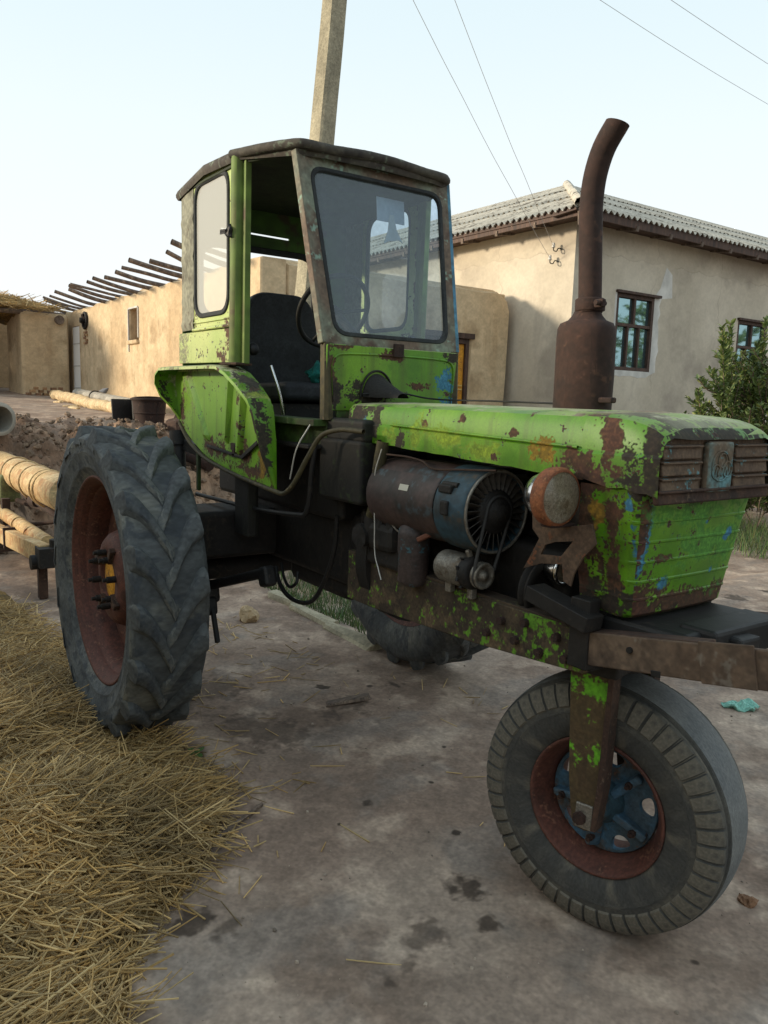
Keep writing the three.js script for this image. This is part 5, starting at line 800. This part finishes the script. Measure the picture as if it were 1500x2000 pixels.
// ---------------------------------------------------------------- straw
const strawGeo = (() => { const g = new THREE.BoxGeometry(1, 1, 1, 3, 1, 1), p = g.attributes.position; for (let i = 0; i < p.count; i++) { const x = p.getX(i); p.setY(i, p.getY(i) + .6 * (x * x - .1)); } g.computeVertexNormals(); return g; })();
const strawMat = std({ roughness: .7 });
const edge = (x) => { const P = [[-7, 1.0], [-3, .95], [-1.0, .85], [-.2, .80], [.35, .80], [.6, .80], [.9, .78], [1.17, .87], [1.30, .98], [1.48, 1.14], [1.62, 1.36], [1.96, 1.50], [2.3, 1.62], [3, 1.9]]; for (let i = 0; i < P.length - 1; i++) if (x <= P[i + 1][0]) return mix(P[i][1], P[i + 1][1], clamp((x - P[i][0]) / (P[i + 1][0] - P[i][0]))); return 1.9; };
const pileH = (x, z) => { const d = z - edge(x); return d < 0 ? 0 : (.035 * sst(0, .12, d) + .13 * sst(.1, .9, d)) * (.55 + .9 * F(0, x * .5, z * .5)) * (x < -.4 ? mix(1, .45, sst(-.4, -1.6, x)) : 1); };
function strawField(name, label, cat, n, seed, pick, opt = {}) {
  const R = rng(seed), im = new THREE.InstancedMesh(strawGeo, strawMat, n), q = new THREE.Quaternion(), e = new THREE.Euler(), m = new THREE.Matrix4(), col = new THREE.Color();
  for (let i = 0; i < n; i++) {
    const [x, y, z] = pick(R), L = (opt.len ?? .10) + R() ** 2 * (opt.lenV ?? .30), w = .0020 + R() * .0020; e.set((R() - .5) * .6, F(0, x * .35, z * .35) * 12 + (R() + R() - 1) * 1.5, (R() - .5) * (opt.tilt ?? .45)); q.setFromEuler(e);
    m.compose(V(x, y, z), q, V(L, w, w * (.8 + R() * .6))); im.setMatrixAt(i, m); const t = R(), d = .55 + .6 * R(); col.setRGB(...mixC(mixC([.58, .36, .12], [.70, .52, .25], t), [.30, .21, .10], R() < .28 ? .75 : 0).map((c) => c * d * (.55 + .75 * F(1, x * .6, z * .6)))); im.setColorAt(i, col);
  }
  im.name = numbered(name); shade(im); if (label) stuff(im, label, cat); return im;
}
{
  const xs = [], g = new THREE.PlaneGeometry(7.0, 3.0, 160, 90).rotateX(-Math.PI / 2).translate(-.7, 0, 2.25), p = g.attributes.position; for (let i = 0; i < p.count; i++) { const x = p.getX(i), z = p.getZ(i), h = pileH(x, z); p.setY(i, height(x, z) + (h > .004 ? h - .012 : -.02)); } g.computeVertexNormals();
  const pile = thing('straw_pile', 'heap of loose yellow straw spread on the ground at lower left', 'straw'); pile.userData.kind = 'stuff';
  part('straw_bed', boxUV(g, 1.5), mStraw, pile).userData.kind = 'stuff';
  const f1 = strawField('stalks', null, null, 38000, 31, (R) => { for (;;) { const x = -2.6 + R() * 4.9, z = edge(x) - .05 + Math.abs(R() + R() - .0) * .75; const near = sst(-3.2, 1.2, x); if (R() > .25 + .75 * near) continue; return [x, height(x, z) + pileH(x, z) + R() * .018, z]; } }); f1.userData.kind = 'stuff'; pile.add(f1);
  const f2 = strawField('stalks', null, null, 1100, 33, (R) => { const x = -1.2 + R() * 3.2, z = edge(x) + .12 + R() * .9; return [x, height(x, z) + pileH(x, z) + .03 + R() * .05, z]; }, { len: .16, lenV: .2, tilt: 1.1 }); f2.userData.kind = 'stuff'; pile.add(f2);
  scene.add(strawField('scattered_straw', 'single straws scattered over the yard beyond the pile', 'straw', 330, 35, (R) => { const k = R(); if (k < .45) { const x = -.9 + R() * 2.6, z = edge(x) - R() * R() * .5; return [x, height(x, z) + .004, z]; } if (k < .8) { const x = -1.6 + R() * 1.5, z = .75 - R() * 1.2; return [x, height(x, z) + .004, z]; } const x = -.5 + R() * 3, z = -1 + R() * 2; return [x, height(x, z) + .004, z]; }, { tilt: .06, len: .05, lenV: .16 }));
  // thatch on the store roof
  const st = strawField('roof_straw', 'ragged straw heaped on the mud store roof', 'straw', 3500, 37, (R) => { const x = -22.8 + R() * 4.4, z = -3.0 + R() * 6, a = ((x + 20.9) / 2.4) ** 2 + ((z - .3) / 3.4) ** 2; return [x, 3.84 + .42 * Math.sqrt(Math.max(0, 1 - a)) + (R() - .3) * .10, z]; }, { len: .3, lenV: .7, tilt: .7 });
  const m = new THREE.Matrix4(), s = new THREE.Matrix4().makeScale(1, 3.2, 3.2); for (let i = 0; i < st.count; i++) { st.getMatrixAt(i, m); m.multiply(s); st.setMatrixAt(i, m); } scene.add(st);
}
// ---------------------------------------------------------------- clods on the bank, grass in the ditch
{
  const R = rng(41), g = bend(new THREE.IcosahedronGeometry(1, 1), .35, .4, .3), n = 5200, im = new THREE.InstancedMesh(g, std({ roughness: .97, color: lin(.23, .165, .115) }), n), m = new THREE.Matrix4(), q = new THREE.Quaternion(), col = new THREE.Color();
  for (let i = 0; i < n; i++) { const z = -2.4 + R() * 5.2, x = -6.6 + (R() + R() - 1) * 1.9, r = .008 + .042 * R() ** 4; q.setFromEuler(new THREE.Euler(R() * 6, R() * 6, R() * 6)); m.compose(V(x, height(x, z) + r * .3, z), q, V(r, r * .7, r)); im.setMatrixAt(i, m); const t = .6 + R() * .5; col.setRGB(t, t * .96, t * .92); im.setColorAt(i, col); }
  { const pn = 1500, pm = new THREE.InstancedMesh(g, std({ roughness: .95, color: lin(.30, .26, .22) }), pn); for (let i = 0; i < pn; i++) { const x = -3.2 + R() * 6.4, z = -4 + R() * 5.6, r = .0018 + .0065 * R() ** 5; q.setFromEuler(new THREE.Euler(R() * 6, R() * 6, R() * 6)); m.compose(V(x, height(x, z) + r * .35, z), q, V(r, r * .7, r)); pm.setMatrixAt(i, m); const t = .5 + R() * 1.2; col.setRGB(t, t * .95, t * .9); pm.setColorAt(i, col); } pm.name = 'pebbles'; shade(pm); stuff(pm, 'tiny pebbles and crumbs of earth strewn over the yard', 'gravel'); scene.add(pm); }
  im.name = 'dirt_clods'; shade(im); stuff(im, 'clods of loose brown earth on the dirt bank', 'earth'); scene.add(im);
  const bl = new THREE.BufferGeometry(); { const P = [], N = []; const pts = [[-.5, 0, 0], [.5, 0, 0], [-.35, .4, .08], [.35, .4, .08], [-.15, .8, .25], [.15, .8, .25], [0, 1, .42]]; const I = [0, 1, 2, 1, 3, 2, 2, 3, 4, 3, 5, 4, 4, 5, 6]; for (const k of I) P.push(...pts[k]); bl.setAttribute('position', new THREE.Float32BufferAttribute(P, 3)); bl.computeVertexNormals(); }
  const gm = new THREE.MeshPhysicalMaterial({ roughness: .75, transmission: .25, thickness: 0, side: THREE.DoubleSide });
  const grass = (name, label, n_, seed, pick, hh) => { const r = rng(seed), o = new THREE.InstancedMesh(bl, gm, n_); for (let i = 0; i < n_; i++) { const [x, z] = pick(r), h = hh * (.4 + r() * .8); q.setFromEuler(new THREE.Euler((r() - .5) * .9, r() * 6.28, (r() - .5) * .9, 'YXZ')); m.compose(V(x, height(x, z) - .01, z), q, V(.006 + r() * .005, h, h)); o.setMatrixAt(i, m); const t = r(); col.setRGB(...mixC([.05, .10, .025], [.12, .17, .05], t).map((c) => c * (r() < .12 ? 1.6 : 1))); o.setColorAt(i, col); } o.name = numbered(name); shade(o); stuff(o, label, 'grass'); scene.add(o); };
  grass('ditch_grass', 'green grass growing in the ditch behind the kerb', 5200, 43, (r) => { for (;;) { const x = -3.0 + r() * 2.6, z = -.95 - r() * 1.9; if (F(1, x * .6, z * .6) + .25 * r() > .45) return [x, z]; } }, .17);
  grass('weeds', 'weeds and grass at the foot of the shrub on the right', 2600, 45, (r) => [-3.2 + r() * 2.2 + .0, -7.05 - r() * 2.4], .34);
}
// ---------------------------------------------------------------- shrubs
const leafGeo = (() => { const g = new THREE.BufferGeometry(), P = [], pts = [[0, 0, 0], [.28, .20, .04], [.30, 0, -.02], [.28, -.20, .04], [.62, .18, .02], [.65, 0, -.05], [.62, -.18, .02], [1, 0, -.16]]; for (const k of [0, 2, 1, 0, 3, 2, 1, 2, 4, 2, 5, 4, 2, 3, 6, 2, 6, 5, 4, 5, 7, 5, 6, 7]) P.push(...pts[k]); g.setAttribute('position', new THREE.Float32BufferAttribute(P, 3)); g.computeVertexNormals(); return g; })();
const leafMat = new THREE.MeshPhysicalMaterial({ roughness: .55, transmission: .3, thickness: 0, side: THREE.DoubleSide });
function shrub(name, label, base, shoots, leafLen, seed, cols) {
  const o = thing(name, label, 'shrub', base), R = rng(seed), L = [], stems = [];
  for (const [sx, sy, sz, ex, ey, ez, dens] of shoots(R)) {
    const a = V(sx, sy, sz), b = V(ex, ey, ez), mid = a.clone().lerp(b, .5).add(V((R() - .5) * .15, -.05 * R(), (R() - .5) * .15)); stems.push(tube([a.toArray(), mid.toArray(), b.toArray()], .006 + .004 * R(), 5, false, 6));
    const c = new THREE.QuadraticBezierCurve3(a, mid, b), n = Math.round(a.distanceTo(b) / .018 * dens); for (let i = 0; i < n; i++) { const t = .12 + .88 * i / n; L.push([c.getPoint(t), c.getTangent(t), t]); }
  }
  const im = new THREE.InstancedMesh(leafGeo, leafMat, L.length), m = new THREE.Matrix4(), col = new THREE.Color();
  L.forEach(([p, d, t], i) => { const th = i * 2.4 + R(), up = d.clone().normalize(), s = V(Math.cos(th), (R() - .3) * .8, Math.sin(th)).addScaledVector(up, .7 + R() * .5).normalize(), n = s.clone().cross(V(R() - .5, .3, R() - .5)).normalize(), b = n.clone().cross(s); const l = leafLen * (.6 + R() * .7); m.makeBasis(s.clone().multiplyScalar(l), n.multiplyScalar(l), b.multiplyScalar(l)); m.setPosition(p); im.setMatrixAt(i, m); const k = R(); col.setRGB(...mixC(mixC(cols[0], cols[1], k), cols[2], R() < .25 ? t * .9 : 0)); im.setColorAt(i, col); });
  im.name = 'crown'; shade(im); im.userData.kind = 'stuff'; o.add(im); part('branches', B(merge(stems)), mBeam, o); return o;
}
const greens = [[.06, .11, .022], [.15, .21, .05], [.30, .34, .10]];
shrub('shrub', 'leafy green shrub before the house wall at the right edge', [-2.0, 0, -8.6], (R) => {
  const S = []; for (let i = 0; i < 560; i++) { const a = R() * 6.283, r = Math.sqrt(R()) * 1.25, y = .25 + R() * 1.9, cx = .0, k = Math.max(.15, 1 - Math.abs(y - 1.15) / 1.5), sx = cx + r * k * Math.cos(a) * .8, sz = r * k * Math.sin(a) * 1.1; const ln = .35 + R() * .45; S.push([sx * .75, y, sz * .75, sx + Math.cos(a) * ln * .45, y + ln * (.3 + .5 * R()), sz + Math.sin(a) * ln * .45, 1.1]); }
  for (const [z, x, y0, y1] of [[1.45, .1, 1.9, 2.75], [1.25, .0, 2.0, 2.65], [.95, -.1, 2.0, 2.85], [.6, .1, 2.0, 2.6], [.30, 0, 2.0, 2.95], [0, .1, 2.0, 2.7], [-.3, 0, 2.0, 3.0], [-.7, .1, 1.9, 2.8], [1.75, .1, 1.0, 1.75], [1.85, .1, 1.05, 1.95], [1.6, .1, 1.0, 1.60]]) { S.push([x * .5, y0 - .5, z * .75, x, y1, z, 2.2]); for (let k = 0; k < 3; k++) S.push([x * .6, y0 - .2 * k, z * .85, x + (R() - .5) * .5, y0 + .3 * R(), z + (R() - .4) * .5, 1.6]); }
  S.push([0, 0, 0, .05, 1.2, .2, .1], [0, 0, 0, -.1, 1.3, .7, .1], [0, 0, 0, .1, 1.3, -.6, .1]); return S;
}, .088, 51, greens);
shrub('shrub', 'darker low shrub below the house window at the right edge', [-2.4, 0, -10.2], (R) => { const S = []; for (let i = 0; i < 90; i++) { const a = R() * 6.283, r = Math.sqrt(R()) * 1.0, y = .1 + R() * 1.3, sx = r * Math.cos(a), sz = r * Math.sin(a); S.push([sx * .6, y, sz * .6, sx + Math.cos(a) * .3, y + .45, sz + Math.sin(a) * .3, .9]); } return S; }, .085, 53, greens);
shrub('weed_bush', 'low leafy weed at the end of the mud wall, above the hood', [-6.0, height(-6.0, -7.0) - .02, -7.0], (R) => { const S = []; for (let i = 0; i < 46; i++) { const a = R() * 6.283, r = R() * .42; S.push([r * .4 * Math.cos(a), .05, r * .4 * Math.sin(a), r * Math.cos(a) * 1.3, .55 + R() * .42 - r * .4, r * Math.sin(a) * 1.3, .9]); } return S; }, .05, 55, [[.05, .085, .03], [.09, .13, .045], [.15, .19, .07]]);

for (const [x, z, h, r, sd, lab] of [[6, -33, 8.2, 3.2, 61, 'round leafy tree outside the photograph, nearest the house'], [10.5, -36, 9.2, 3.4, 62, 'tallest leafy tree outside the photograph, mirrored in the house window'], [15, -38, 8.0, 3.2, 63, 'broad leafy tree outside the photograph, in the middle of the far row'], [20, -38, 8.6, 3.4, 64, 'leafy tree outside the photograph, farthest from the house']])
  shrub('tree', lab, [x, 0, z], (R) => { const S = [[0, 0, 0, 0, h * .6, 0, .05]]; for (let i = 0; i < 130; i++) { const a = R() * 6.283, e = R() * 2 - 1, q = Math.sqrt(1 - e * e) * r * (.5 + .5 * R()), y = h * .58 + e * h * .34; S.push([q * .5 * Math.cos(a), y - .3, q * .5 * Math.sin(a), q * Math.cos(a), y + .3, q * Math.sin(a), .16]); } return S; }, .42, sd, greens);

for (const [x, z, h, r, sd, lab] of [[13.5, -7, 7.6, 2.9, 71, 'unseen leafy tree added to shade the yard, beyond the front wheel'], [14.5, -1, 8.2, 3.1, 72, 'unseen tall leafy tree added to shade the yard, ahead of the tractor'], [13.5, 5, 7.4, 2.9, 73, 'unseen leafy tree added to shade the yard, beside the low mud building']])
  shrub('tree', lab, [x, 0, z], (R) => { const S = [[0, 0, 0, 0, h * .6, 0, .05]]; for (let i = 0; i < 170; i++) { const a = R() * 6.283, e = R() * 2 - 1, q = Math.sqrt(1 - e * e) * r * (.5 + .5 * R()), y = h * .56 + e * h * .40; S.push([q * .5 * Math.cos(a), y - .3, q * .5 * Math.sin(a), q * Math.cos(a), y + .3, q * Math.sin(a), .16]); } return S; }, .40, sd, greens);  // unseen trees added to block low skylight and darken yard and tractor

renderer.render(scene, camera);
